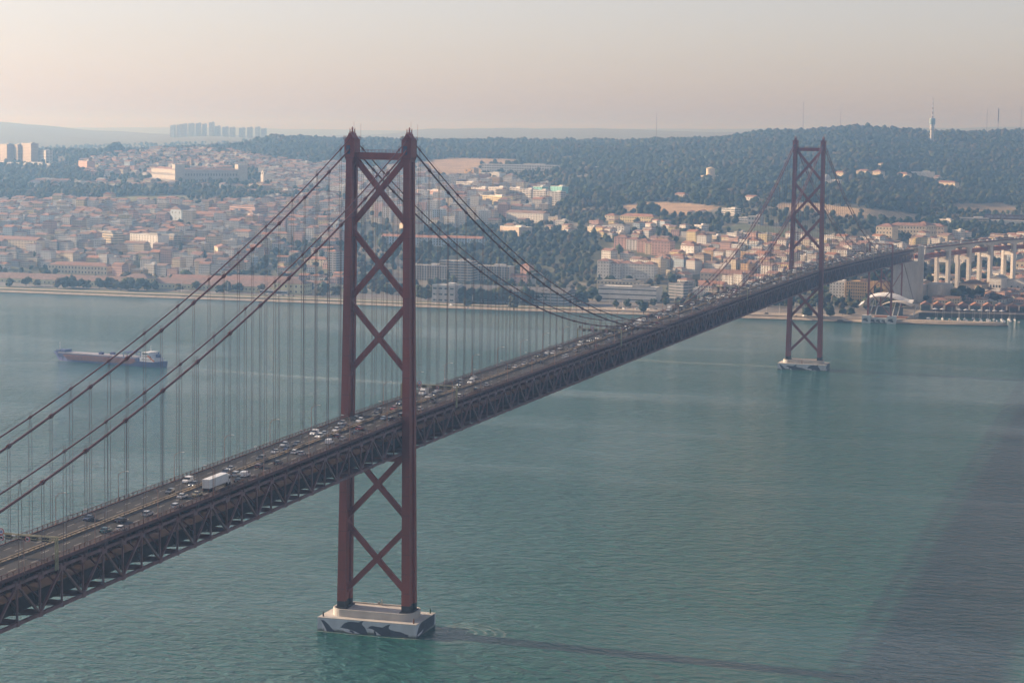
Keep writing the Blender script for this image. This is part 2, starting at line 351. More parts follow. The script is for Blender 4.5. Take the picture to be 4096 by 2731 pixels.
def build_land():
    az = np.linspace(R_(-41), R_(10), 620); ds = shore_range(az)
    off = [6.0, 6.01, 14, 24, 36, 50]
    while off[-1] < 18500: off.append(off[-1] + max(11.0, 0.011*(off[-1]+900)))
    off = np.array(off); D = ds[:, None]+off[None, :]; A = np.repeat(az[:, None], len(off), 1)
    X = CX+D*np.sin(A); Y = CY+D*np.cos(A); Z = land_z(X.ravel(), Y.ravel()).reshape(X.shape); Z[:, 0] = -2.0
    V = np.stack([X, Y, Z], -1).reshape(-1, 3); nr = len(off); na = len(az)
    i, j = np.meshgrid(np.arange(na-1), np.arange(nr-1), indexing='ij'); b = (i*nr+j).ravel()
    F = np.stack([b, b+1, b+nr+1, b+nr], -1)
    uv = project(V); dist = D.ravel()
    col = np.tile(np.array((0.17, 0.15, 0.115)), (len(V), 1))
    n1 = np.sin(V[:, 0]/37+3)*np.sin(V[:, 1]/53)+.6*np.sin(V[:, 0]/17+V[:, 1]/23)
    g = np.clip(n1*.8+.1, 0, 1)[:, None]; col = col*(1-g)+g*np.array((0.075, 0.08, 0.04))
    col[dist > 6300] = (0.12, 0.12, 0.08)
    near = dist < 6300
    for poly in FOREST: col[near & inpoly(uv[:, 0], uv[:, 1], poly)] = (0.095, 0.08, 0.045)
    for poly, p in GROVES: col[near & inpoly(uv[:, 0], uv[:, 1], poly)] = (0.08, 0.08, 0.04)
    for poly, c in FIELDS: col[near & inpoly(uv[:, 0], uv[:, 1], poly)] = c
    offs = np.tile(off, na)
    col[(offs < 45) & (V[:, 0] < 0)] = (0.10, 0.12, 0.05)        # riverside lawn
    col[(offs < 45) & (V[:, 0] >= -330) & (V[:, 0] < 30)] = (0.33, 0.28, 0.22)
    col[(offs >= 45) & (offs < 130)] = (0.15, 0.13, 0.115)       # riverside avenue and yards
    col[(offs < 40) & (V[:, 0] >= 30)] = (0.14, 0.12, 0.11)
    me = bpy.data.meshes.new('land'); me.from_pydata(V.tolist(), [], F.tolist())
    ca = me.color_attributes.new('Col', 'FLOAT_COLOR', 'POINT'); c4 = np.ones((len(V), 4), np.float32); c4[:, :3] = col
    ca.data.foreach_set('color', c4.ravel()); me.materials.append(mat('ground', (1, 1, 1), 0.95, var=0.3, scale=0.03, attr=True))
    me.polygons.foreach_set('use_smooth', [True]*len(F)); me.update()
    o = link(bpy.data.objects.new('land', me)); tag(o, kind='structure')
build_land()

# ------------------------------------------------------------------ water
def build_water():
    m = bpy.data.materials.new('estuary_water'); m.use_nodes = True; N, L = nodes(m); b = N['Principled BSDF']
    tc = N.new('ShaderNodeTexCoord')
    def noise(scale, stretch, det, rz=0.0, dist=0.0):
        mp = N.new('ShaderNodeMapping'); mp.inputs['Scale'].default_value = stretch; mp.inputs['Rotation'].default_value = (0, 0, rz)
        L.new(tc.outputs['Object'], mp.inputs[0])
        n = N.new('ShaderNodeTexNoise'); n.inputs['Scale'].default_value = scale; n.inputs['Detail'].default_value = det; n.inputs['Distortion'].default_value = dist
        L.new(mp.outputs[0], n.inputs['Vector']); return n.outputs[0]
    def m2(op, a, b_):
        n = N.new('ShaderNodeMath'); n.operation = op
        for i, v in enumerate((a, b_)):
            if isinstance(v, (int, float)): n.inputs[i].default_value = v
            else: L.new(v, n.inputs[i])
        return n.outputs[0]
    swell = noise(0.10, (0.6, 1, 1), 3, R_(12), .4); chop = noise(0.21, (0.6, 1, 1), 6, R_(-8), .5); rip = noise(0.8, (0.7, 1, 1), 3, R_(16))
    patch = noise(0.006, (0.35, 1, 1), 4, R_(6), .5)
    amp = N.new('ShaderNodeMapRange'); L.new(patch, amp.inputs[0]); amp.inputs[1].default_value = .36; amp.inputs[2].default_value = .62; amp.inputs[3].default_value = .3; amp.inputs[4].default_value = 1.15
    h = m2('ADD', m2('ADD', m2('MULTIPLY', swell, 0.8), m2('MULTIPLY', chop, 2.1)), m2('MULTIPLY', rip, 0.5))
    h = m2('MULTIPLY', h, amp.outputs[0])
    bp = N.new('ShaderNodeBump'); bp.inputs['Strength'].default_value = 1.0; bp.inputs['Distance'].default_value = 1.5; L.new(h, bp.inputs['Height']); L.new(bp.outputs[0], b.inputs['Normal'])
    cr = N.new('ShaderNodeMix'); cr.data_type = 'RGBA'; L.new(patch, cr.inputs['Factor'])
    cr.inputs['A'].default_value = (0.014, 0.072, 0.063, 1); cr.inputs['B'].default_value = (0.029, 0.124, 0.111, 1); L.new(cr.outputs['Result'], b.inputs['Base Color'])
    b.inputs['Roughness'].default_value = 0.07; b.inputs['IOR'].default_value = 1.33
    me = bpy.data.meshes.new('water'); v = [(-12000, -1350, 0), (8000, -1350, 0), (8000, 3000, 0), (-12000, 3000, 0)]
    me.from_pydata(v, [], [(0, 1, 2, 3)]); me.materials.append(m); o = link(bpy.data.objects.new('water', me)); tag(o, kind='structure')
build_water()

# ------------------------------------------------------------------ river wall, jetty, grass
M['stone'] = mat('pale_revetment_stone', (0.36, 0.30, 0.235), 0.9, var=0.2, scale=0.15)
M['dark_stone'] = mat('dark_edge_stone', (0.07, 0.065, 0.055), 0.9)  # dark rock; shadow along the wall foot is painted into this colour
M['paving'] = mat('sandy_paving', (0.33, 0.27, 0.205), 0.9, var=0.18, scale=0.05)
def revetment():
    b = MB(); k = [p for p in SD if -4200 <= p[0] <= 27 and p[1] < 1503]
    for (x0, y0), (x1, y1) in zip(k, k[1:]):
        b.mi = 1; b.add([(x0, y0-.8, -2), (x1, y1-.8, -2), (x1, y1, .7), (x0, y0, .7)], [(0, 1, 2, 3)])  # dark foot strip of the revetment, its shadow painted in
        b.mi = 0; b.add([(x0, y0, .7), (x1, y1, .7), (x1, y1+9, 4.25), (x0, y0+9, 4.25)], [(0, 1, 2, 3)])
        b.mi = 2; b.add([(x0, y0+9, 4.25), (x1, y1+9, 4.25), (x1, y1+22, 4.2), (x0, y0+22, 4.2)], [(0, 1, 2, 3)])
    o = b.build('river_wall', [M['stone'], M['dark_stone'], M['paving']]); tag(o, kind='structure')
    b = MB(); pts = [(20, 1497), (70, 1503), (118, 1510), (130, 1517), (128, 1521), (112, 1529), (70, 1524), (28, 1520)]
    cx = sum(p[0] for p in pts)/8; cy = sum(p[1] for p in pts)/8
    inn = [(cx+(p[0]-cx)*.93, cy+(p[1]-cy)*.62) for p in pts]
    lo = [(cx+(p[0]-cx)*1.0, cy+(p[1]-cy)*1.03) for p in pts]
    b.mi = 1; b.prism(lo, -2, .7, pts); b.mi = 0; b.prism(pts, .72, 3.6, inn)
    o = b.build('jetty', [M['stone'], M['dark_stone']]); tag(o, kind='structure')
revetment()

# ------------------------------------------------------------------ haze
def haze():
    m = bpy.data.materials.new('haze'); m.use_nodes = True; N, L = nodes(m); N.remove(N['Principled BSDF'])
    pv = N.new('ShaderNodeVolumePrincipled'); pv.inputs['Color'].default_value = (*HAZE_COL, 1); pv.inputs['Density'].default_value = HAZE_DENS; pv.inputs['Anisotropy'].default_value = HAZE_ANISO; pv.inputs['Absorption Color'].default_value = (1, 1, 1, 1)
    L.new(pv.outputs[0], N['Material Output'].inputs['Volume'])
    b = MB(); b.box((-2500, 10000, 149), (23000, 23500, 304)); o = b.build('haze', m); tag(o, kind='stuff')
haze()
# ------------------------------------------------------------------ the suspension bridge
L_ = 1013.0; PAN = L_/87.0; HP = 2*PAN            # truss panel, hanger spacing
Y0, Y1 = -42*PAN, L_+60*PAN
def zb(y):                                          # underside of the stiffening truss
    if y < 0: return 68.4 + 0.0149*y
    if y > L_: s = y-L_; return 68.4 - 0.0149*s - 8e-6*s*s
    return 68.4 + 0.5*4*(y/L_)*(1-y/L_)
def zr(y): return zb(y) + 13.4                      # road surface
TT = 11.1
bridge = empty('suspension_bridge', (0, 0, 0))
tag(bridge, 'long red suspension bridge on two tall towers crossing the wide green estuary', 'bridge')

def truss_side(sx):
    b = MB(); x = 10.5*sx; ks = range(-42, 147)
    ys = [k*PAN for k in ks]
    for k, y in zip(ks, ys):
        y2 = y+PAN
        if k < ks[-1]:
            b.beam((x, y, zb(y)+.45), (x, y2, zb(y2)+.45), .75, .9)
            b.beam((x, y, zb(y)+TT-.3), (x, y2, zb(y2)+TT-.3), .7, .8)
            lo, hi = (y, y2) if k % 2 == 0 else (y2, y)        # even panel points carry the feet of the V
            b.beam((x, lo, zb(lo)+.6), (x, hi, zb(hi)+TT-.6), .55, .62, (1, 0, 0))
        b.beam((x, y, zb(y)+.8), (x, y, zb(y)+TT-.6), .5, .42, (0, 1, 0))
        b.box((x+.06*sx, y, zb(y)+TT-.55), (.78, 2.9, 2.0))     # gusset plates
        b.box((x+.05*sx, y, zb(y)+.55), (.82, 1.9 if k % 2 == 0 else 1.0, 1.5))
    return b
for sx in (1, -1): truss_side(sx).build('stiffening_truss', M['truss_face'], bridge)

b = MB()                                             # floor beams under the road, laced struts below
for k in range(-42, 147):
    y = k*PAN; z = zb(y)
    b.box((0, y, z+TT+.55), (22.4, .5, 1.5)); b.box((0, y, z+TT-2.2), (20.0, .35, .4))
    for x0, x1 in ((-10, -5), (-5, 0), (0, 5), (5, 10)):
        b.beam((x0, y, z+TT-2.2 if int(x0/5) % 2 == 0 else z+TT-.2), (x1, y, z+TT-.2 if int(x0/5) % 2 == 0 else z+TT-2.2), .25, .3)
    b.beam((-10, y, z+5.0), (-5.2, y, z+TT-2.2), .35, .4); b.beam((10, y, z+5.0), (5.2, y, z+TT-2.2), .35, .4)
for k in range(-42, 146):
    for j in (.25, .5, .75):
        y = (k+j)*PAN; z = zb(y)
        for x in (-5.5, 2.5): b.box((x, y, z+8.6), (.3, .9 if j == .5 else .3, 5.2))
b.build('road_floor_beam', M['steel_dark'], bridge)
b = MB()
for k in range(-42, 146):
    y, y2 = k*PAN, (k+1)*PAN; z, z2 = zb(y), zb(y2)
    b.box((0, y, z+.9), (20.2, .5, 1.3))
    b.beam((-10.2, y, z+.5), (10.2, y2, z2+.5), .45, .4); b.beam((10.2, y, z+.5), (-10.2, y2, z2+.5), .45, .4)
b.build('lower_lateral_bracing', M['steel_dark'], bridge)
b = MB()                                             # railway floor between the trusses
for k in range(-42, 146):
    y, y2 = k*PAN, (k+1)*PAN; z, z2 = zb(y)+2.6, zb(y2)+2.6
    for x in (-6.4, -3.9, -1.4, 1.4, 3.9, 6.4): b.beam((x, y, z), (x, y2, z2), .5, 2.0)
    b.beam((0, y, z+1.1), (0, y2, z2+1.1), 15.0, .14)
    for x in (-8.2, 8.2): b.beam((x, y, z+1.6), (x, y2, z2+1.6), .3, 3.6)
    for x in (-4.2, 4.2): b.beam((x, y, z+5.2), (x, y2, z2+5.2), .25, .35)
    b.beam((8.3, y, z+3.3), (9.9, y, z+.2), .2, .25); b.beam((-8.3, y, z+3.3), (-9.9, y, z+.2), .2, .25)
b.build('railway_floor', M['rail_dark'], bridge)
b = MB()
for k in range(-42, 146):
    y, y2 = k*PAN, (k+1)*PAN
    for x in (-9.6, -7.2, -4.8, -2.4, 0, 2.4, 4.8, 7.2, 9.6): b.beam((x, y, zr(y)-.75), (x, y2, zr(y2)-.75), .35, .8)
    for x in (-11.3, 11.3): b.beam((x, y, zr(y)-.3), (x, y2, zr(y2)-.3), .5, .8)
b.build('road_stringer', M['steel_dark'], bridge)
b = MB()
for k in range(-42, 146):
    y, y2 = k*PAN, (k+1)*PAN; b.beam((0, y, zr(y)-.15), (0, y2, zr(y2)-.15), 22.0, .3)
b.build('road_deck', M['asphalt'], bridge)
b = MB()
for k in range(-42, 146):
    y, y2 = k*PAN, (k+1)*PAN
    b.beam((0, y, zr(y)+.66), (0, y2, zr(y2)+.66), .42, .3); b.beam((0, y, zr(y)+.1), (0, y2, zr(y2)+.1), .7, .2)
    for j in range(4): yy = y+PAN*(j+.5)/4; b.box((0, yy, zr(yy)+.33), (.3, .35, .5))
b.build('median_barrier', M['barrier'], bridge)
for sx in (1, -1):
    b = MB(); x = 11.15*sx
    for k in range(-42, 146):
        y, y2 = k*PAN, (k+1)*PAN
        for h, t in ((1.25, .16), (.85, .09), (.45, .09)): b.beam((x, y, zr(y)+h), (x, y2, zr(y2)+h), t, t)
        b.beam((x, y, zr(y)+.12), (x, y2, zr(y2)+.12), .35, .24)
        for j in range(4): yy = y+PAN*j/4; b.box((x, yy, zr(yy)+.62), (.2, .2, 1.3))
    b.build('guard_rail', M['rail_brown'], bridge)

# ---- cables and hangers
def zlow(y):
    if y < 0: s = -y; return 184.3-.4042*s+3.56e-4*s*s
    if y > L_: s = y-L_; return 184.3-.4065*s+3.40e-4*s*s
    return 79.4+(184.9-79.4)*((y-L_/2)/(L_/2))**2
def zupp(y):
    if y < 0: s = -y; return 188.2-.4133*s+3.92e-4*s*s
    if y > L_: s = y-L_; return 188.2-.4133*s+3.80e-4*s*s
    return 82.6+(188.2-82.6)*((y-L_/2)/(L_/2))**2
def band(b, x, y, z, r, fz):
    dz = (fz(y+.5)-fz(y-.5)); b.tube([(x, y-.55, z-dz*.55), (x, y+.55, z+dz*.55)], r, 8)
cb = []
for sx in (1, -1):
    for nm, fz, r, x in (('low', zlow, .36, 11.55), ('upp', zupp, .24, 11.55)):
        b = MB(); ye = 470 if nm == 'low' else 489
        ysn = sorted(set([round(-ye+i*8.0, 2) for i in range(int(ye/8)+1)] + [0.0] + [round(i*L_/120, 2) for i in range(121)] + [round(L_+i*8.0, 2) for i in range(int(ye/8)+1)]))
        b.tube([(x*sx, y, fz(y)) for y in ysn], r, 8)
        ph = 0 if nm == 'low' else .5
        for k in range(-21, 65):
            y = (k+ph)*HP
            if abs(y) < 4 or abs(y-L_) < 4 or y < -ye or y > L_+ye: continue
            band(b, x*sx, y, fz(y), r*1.75, fz)
            b.tube([(x*sx-.25, y, fz(y)+r), (x*sx-.25, y, fz(y)+r+1.2)], .05, 4); b.tube([(x*sx+.25, y, fz(y)+r), (x*sx+.25, y, fz(y)+r+1.2)], .05, 4)
        # hand lines of the catwalk above the cable
        for dx in (-.3, .3): b.tube([(x*sx+dx, y, fz(y)+r+1.15) for y in ysn], .025, 3, False)
        cb.append(b.build('main_cable', M['cable'], bridge))
hang = []
for sx in (1, -1):
    x = 11.55*sx
    for k in range(-21, 65):
        for ph, fz, sep in ((0, zlow, .62), (.5, zupp, .85)):
            y = (k+ph)*HP
            if abs(y) < 4 or abs(y-L_) < 4: continue
            zt, zl = fz(y), zr(y)-2.0
            if zt-zl < 2.2 or y < -470 or y > L_+470: continue
            hang.append((sx, y, zt, zl, sep, ph))
def hanger_mesh(b, sx, y, zt, zl, sep, ph):
    x = 11.55*sx; r = .067
    if ph == 0:
        for s in (-1, 1): b.tube([(x, y+s*sep, zl), (x, y+s*sep, zt)], r, 4, False)
    else:                                            # rope pair spread by a small frame below the cable
        zs = max(zl+.5, zt-4.2)
        for s in (-1, 1): b.tube([(x, y+s*sep, zl), (x, y+s*sep, zs), (x, y+s*.18, zt)], r, 4, False)
        b.beam((x, y-sep-.15, zs), (x, y+sep+.15, zs), .12, .12)
    n = int((zt-zl)/18)
    for i in range(1, n+1): zz = zl+(zt-zl)*i/(n+1); b.beam((x, y-sep, zz), (x, y+sep, zz), .1, .06)
def seen_len(h):
    p = project(np.array([(11.55*h[0], h[1], h[2]), (11.55*h[0], h[1], h[3])])); 
    if p[0, 0] < -5 or p[0, 0] > 2357: return 0
    return abs(p[0, 1]-p[1, 1])
hang.sort(key=seen_len, reverse=True)
for h in hang[:100]:
    b = MB(); hanger_mesh(b, *h); b.build('hanger', M['rope'], bridge)
b = MB()
for h in hang[100:]: hanger_mesh(b, *h)
o = b.build('remaining_hangers', M['rope'], bridge); tag(o, kind='stuff')

# ---- towers
ZBASE, ZTOP = 8.0, 187.0
def leg_x(z): return 13.15 - (z-ZBASE)/(ZTOP-ZBASE)*1.75        # centre line leans inwards
def leg_mesh(sx):
    b = MB()
    def sect(z, hx, hy, wb, dx):       # I shaped plan: flanges south and north, recessed web
        c = leg_x(z)*sx
        return [(c-hx, -hy), (c+hx, -hy), (c+hx, -hy+wb), (c+hx-dx, -hy+wb+.02), (c+hx-dx, hy-wb-.02), (c+hx, hy-wb), (c+hx, hy), (c-hx, hy), (c-hx, hy-wb), (c-hx+dx, hy-wb-.02), (c-hx+dx, -hy+wb+.02), (c-hx, -hy+wb)]
    zs = [ZBASE, ZBASE+2.4, 30, 60, 90, 120, 150, 179]
    for i, (za, zc) in enumerate(zip(zs, zs[1:])):
        b.mi = 1 if i == 0 else 0
        def p(z): t = (z-ZBASE)/(ZTOP-ZBASE); return sect(z, 1.64-.42*t, 4.3-1.2*t, 2.4-.6*t, .8-.15*t)
        b.prism(p(za), za, zc-.002, p(zc))
    b.mi = 0
    c = leg_x(181)*sx
    for y in (-3.2,): b.box((c-.25*sx, y, 168.5), (.28, .12, 9)); b.box((c+.35*sx, y, 168.5), (.28, .12, 9))
    return b
def housing_mesh(sx):
    b = MB(); c = leg_x(184)*sx
    def r(hx, hy, z): return [(c-hx, -hy), (c+hx, -hy), (c+hx, hy), (c-hx, hy)]
    b.prism(r(1.24, 3.14, 0), 178.9, 180.9, r(1.9, 3.3, 0)); b.prism(r(1.9, 3.3, 0), 180.91, 187.0); b.prism(r(2.25, 3.7, 0), 187.01, 187.2)
    # curved gable cover of the saddle
    pts = [(-1.75, 187.2), (-1.55, 187.55), (-1.1, 188.1), (-.7, 188.8), (-.5, 189.5), (.5, 189.5), (.7, 188.8), (1.1, 188.1), (1.55, 187.55), (1.75, 187.2)]
    b.xz([(c+p[0], p[1]) for p in pts], -2.6, 2.6)
    b.mi = 1; b.box((c-.4, -3.33, 183.2), (1.5, .12, 3.2)); b.mi = 0
    return b
def mast_mesh(sx):
    b = MB(); c = leg_x(184)*sx
    b.box((c, 0, 189.75), (2.3, .5, .4)); b.tube([(c, 0, 189.5), (c, 0, 191.2), (c, 0, 191.9)], [.32, .3, .12], 8)
    for d in (-.9, .9): b.tube([(c+d, 0, 189.9), (c+d, 0, 191.0)], .16, 6)
    for d in (-1.15, 1.15): b.tube([(c+d, .2, 189.9), (c+d, .2, 191.3)], .04, 4)
    b.tube([(c-1.15, .2, 191.3), (c+1.15, .2, 191.3)], .04, 4)
    b.tube([(c+.6, .1, 189.5), (c+.6, .1, 193.8)], .035, 4)
    return b
def rail_mesh(sx):
    b = MB(); c = leg_x(184)*sx; q = [(c-2.15, -3.6), (c+2.15, -3.6), (c+2.15, 3.6), (c-2.15, 3.6)]
    for (xa, ya), (xb, yb) in zip(q, q[1:]+q[:1]):
        for h in (.55, 1.1): b.beam((xa, ya, 187.2+h), (xb, yb, 187.2+h), .07, .07)
        n = 6
        for i in range(n): b.box((xa+(xb-xa)*i/n, ya+(yb-ya)*i/n, 187.75), (.08, .08, 1.1))
    return b
def strut_mesh():
    b = MB(); w = leg_x(181)-1.3
    b.box((0, 0, 180.9), (2*w, 3.0, 2.7))
    for y in (-1.35, 1.35):
        for h in (.5, 1.0): b.beam((-w, y, 182.25+h), (w, y, 182.25+h), .07, .07)
        for i in range(15): b.box((-w+2*w*i/14, y, 182.8), (.08, .08, 1.1))
    return b
def fillet(cx, cz, a0, a1, size, n=5):
    """concave corner piece between two directions a0, a1 meeting at (cx, cz)"""
    p0 = (cx+size*math.cos(a0), cz+size*math.sin(a0)); p1 = (cx+size*math.cos(a1), cz+size*math.sin(a1)); pts = [(cx, cz), p0]
    for i in range(1, n):
        t = i/n; u = 1-t; pts.append((u*u*p0[0]+2*u*t*(cx*.62+.19*(p0[0]+p1[0]))+t*t*p1[0], u*u*p0[1]+2*u*t*(cz*.62+.19*(p0[1]+p1[1]))+t*t*p1[1]))
    return pts+[p1]
def brace_mesh(zc):
    b = MB(); dz = 12.1; y = 1.05
    wt, wb_ = leg_x(zc+dz)-1.3, leg_x(zc-dz)-1.3
    ends = [(-wt, zc+dz), (wt, zc+dz), (wb_, zc-dz), (-wb_, zc-dz)]
    for e in ends:
        b.beam((0, 0, zc), (e[0]*1.04, 0, zc+(e[1]-zc)*1.04), 2*y, 1.25, (0, 1, 0))
        s = 1 if e[0] > 0 else -1; a = math.atan2(zc-e[1], -e[0])
        for d in (math.pi/2, -math.pi/2):
            if (e[1] > 170 and d > 0): pass
            b.xz(fillet(e[0]*1.03, zc+(e[1]-zc)*1.03, a, d, 3.4)[::1], -y+.03, y-.03)
    an = [math.atan2(e[1]-zc, e[0]) for e in ends]
    for i in range(4): b.xz(fillet(0, zc, an[i], an[(i+1) % 4], 3.0), -y+.04, y-.04)
    return b
def make_tower(y):
    t = strut_mesh().build('tower', M['steel'], bridge, (0, y, 0))
    for sx in (-1, 1):
        leg_mesh(sx).build('leg', [M['steel'], M['base_band']], t)
        housing_mesh(sx).build('saddle_housing', [M['steel'], M['blue_tarp']], t)
        q = MB(); c = leg_x(184)*sx; q.tube([(c+2.1, 3.5, 187.2), (c+2.1, 3.5, 193)], .04, 4); q.build('antenna', M['steel'], t)
        mast_mesh(sx).build('mast', M['steel'], t); rail_mesh(sx).build('handrail', M['steel'], t)
    w2 = leg_x(66)-1.4; q = MB(); q.box((0, 0, 66.4), (2*w2, 3.2, 2.4)); q.build('lower_strut', M['steel'], t)
    for zc in (168.0, 140.1, 112.1, 56.0, 27.1): brace_mesh(zc).build('cross_brace', M['steel'], t)
    return t
make_tower(0); make_tower(L_)

# ---- concrete piers with the dolphin mural
PXH, PYH, PZ = 20.0, 11.4, 5.2
def stadium(hx, hy, r, n=8):
    pts = []
    for cx, cy, a in ((hx-r, hy-r, 0), (-hx+r, hy-r, 90), (-hx+r, -hy+r, 180), (hx-r, -hy+r, 270)):
        for i in range(n+1): t = R_(a+90*i/n); pts.append((cx+r*math.cos(t), cy+r*math.sin(t)))
    return pts
# outlines in metres, x along the wall, z up
D_LEAP = [(1.3,4.3),(1.9,4.15),(2.4,4.25),(3.3,3.7),(4.6,2.7),(5.8,1.4),(6.8,.5),(7.4,.02),(3.9,.02),(3.1,1.6),(2.2,3.0)]
B_LEAP = [(1.5,4.0),(2.2,3.0),(3.1,1.6),(3.9,.02),(2.4,.02),(2.1,1.4),(1.8,2.9)]
D_ARCH = [(9.3,1.9),(9.9,2.3),(10.5,3.1),(11.3,3.75),(12.6,4.3),(14,4.5),(15.6,4.42),(16.7,4.35),(17.6,4.8),(18.9,5.1),(18.6,4.6),(18.2,4.1),(18.3,3.6),(19.4,2.6),(20.2,1.2),(20.6,.02),(18,.02),(16.4,.4),(14.6,1.0),(12.4,1.5),(10.7,1.65)]
B_ARCH = [(9.5,1.75),(10.7,1.65),(12.4,1.5),(14.6,1.0),(16.4,.4),(17.4,.1),(14,.02),(11.6,.35),(10.3,1.0)]
D_SWIM = [(20.2,2.45),(20.9,2.75),(21.5,3.3),(22.6,3.5),(24.6,3.3),(26.6,3.2),(27.8,4.0),(29.2,4.55),(29.7,4.55),(29.2,3.9),(29,3.1),(29.6,2.6),(31.5,2.2),(33.6,2.05),(35.1,1.6),(36,1.25),(37.1,1.2),(36.7,.7),(37.2,.02),(36,.1),(35.5,.4),(33.5,.3),(31,.1),(26,.02),(24,1.3),(22.5,2.2)]
B_SWIM = [(20.5,2.35),(22.5,2.2),(24,1.3),(26,.1),(24.3,.05),(22.8,1.0),(21.4,1.9)]
F1 = [(13,.85),(13.6,1.2),(14.6,.9),(15.4,.3),(14.6,.1),(13.7,.4)]; F2 = [(23,1.75),(23.6,1.5),(24.1,.6),(24,.02),(23.4,.02),(23.1,.8)]; F3 = [(2.5,1.0),(2.75,.9),(2.9,.02),(2.5,.02)]
SIDE = [(.6,.3),(1.2,1.6),(2.6,3.3),(4.2,4.3),(6.5,4.95),(12,4.98),(20.6,4.98),(21.5,4.8),(21.4,2.0),(20.8,.8),(12,.7),(6.5,.1),(2.5,.02),(.9,.02)]
SIDEW = [(1.3,.75),(3,1.2),(6.5,1.45),(8.5,1.9),(6.4,.8),(2.8,.3)]
def mural(poly, y, off, axis='s'):
    b = MB(); n = len(poly)
    if axis == 's': b.xz([(-PXH+p[0], p[1]) for p in poly], -PYH-off, -PYH+.05)
    else: b.yz([(-PYH+p[0], p[1]) for p in poly], PXH-.05, PXH+off)
    return b
def make_pier(y, flip):
    b = MB(); b.prism([(-PXH, -PYH), (PXH, -PYH), (PXH, PYH), (-PXH, PYH)], -3, PZ-.25)
    p = b.build('pier', M['pier_paint'], bridge, (0, y, 0))
    c = MB(); c.prism([(-PXH, -PYH), (PXH, -PYH), (PXH, PYH), (-PXH, PYH)], PZ-.24, PZ); c.build('pier_cap', M['concrete'], p)
    c = MB(); o_ = stadium(16.6, 7.6, 5.0); i_ = stadium(16.0, 7.0, 4.6); n = len(o_)
    c.prism(o_, PZ+.01, ZBASE-.55)
    for i in range(n):
        j = (i+1) % n
        c.add([(*o_[i], ZBASE-.55), (*o_[j], ZBASE-.55), (*o_[j], ZBASE), (*o_[i], ZBASE), (*i_[i], ZBASE-.5), (*i_[j], ZBASE-.5), (*i_[j], ZBASE), (*i_[i], ZBASE)], [(0, 1, 2, 3), (3, 2, 6, 7), (5, 4, 7, 6)])
    c.build('plinth', M['concrete'], p)
    for sx in (-1, 1): c = MB(); c.box((13.15*sx, 0, ZBASE-.3), (4.6, 9.6, .7)); c.build('leg_footing', M['base_band'], p)
    def sh(q, d): return [(k[0]+d, k[1]) for k in q]
    if not flip: sets = [(D_LEAP, B_LEAP, F3, 0), (D_ARCH, B_ARCH, F1, 0), (D_SWIM, B_SWIM, F2, 0)]
    else: sets = [(D_LEAP, B_LEAP, F3, 0), (D_SWIM, B_SWIM, F2, -13.5), (D_ARCH, B_ARCH, F1, 15.2)]
    for D_, B_, F_, d in sets:
        o = mural(sh(D_, d), y, .03).build('dolphin_mural', M['navy'], p)
        q = MB(); q.xz([(-PXH+k[0]+d, k[1]) for k in B_], -PYH-.05, -PYH+.04); q.mi = 1; q.xz([(-PXH+k[0]+d, k[1]) for k in F_], -PYH-.07, -PYH+.03)
        q.build('dolphin_belly', [M['mural_white'], M['navy']], p)
    mural(SIDE, y, .03, 'e').build('dolphin_mural', M['navy'], p); mural(SIDEW, y, .05, 'e').build('dolphin_belly', M['mural_white'], p)
    return p
make_pier(0, False); make_pier(L_, True)

def bollard(x, y, z, m, label, tall=1.9):
    b = MB(); b.lathe((0, 0, 0), [(.32, 0), (.3, tall*.75), (.2, tall*.78), (.18, tall), (.05, tall+.15)], 10)
    o = b.build('pier_marker', m, None, (x, y, z)); tag(o, label, 'marker post', 'marker posts on the tower pier')
M['green'] = mat('green_marker', (0.03, 0.09, 0.05), 0.6)
bollard(-18.3, -9.6, PZ, M['black'], 'dark marker post on the left corner of the near pier')
bollard(18.4, -9.6, PZ, M['rust'], 'rusty red marker post on the front right corner of the near pier')
bollard(18.4, 9.6, PZ, M['green'], 'green marker post on the back right corner of the near pier')
b = MB(); b.box((-.5, 0, .45), (.8, .8, .9)); b.tube([(.5, 0, 0), (.5, 0, 1.9)], .1, 5); b.tube([(.9, 0, 0), (.9, 0, 1.7)], .1, 5)
tag(b.build('equipment_box', M['grey_metal'], None, (-1, 6.5, ZBASE)), 'small pale equipment box with pipes on the back edge of the near pier plinth', 'equipment')
bollard(0, L_-9.8, PZ, M['rust'], 'rusty post on the front middle of the far pier', 3.0)

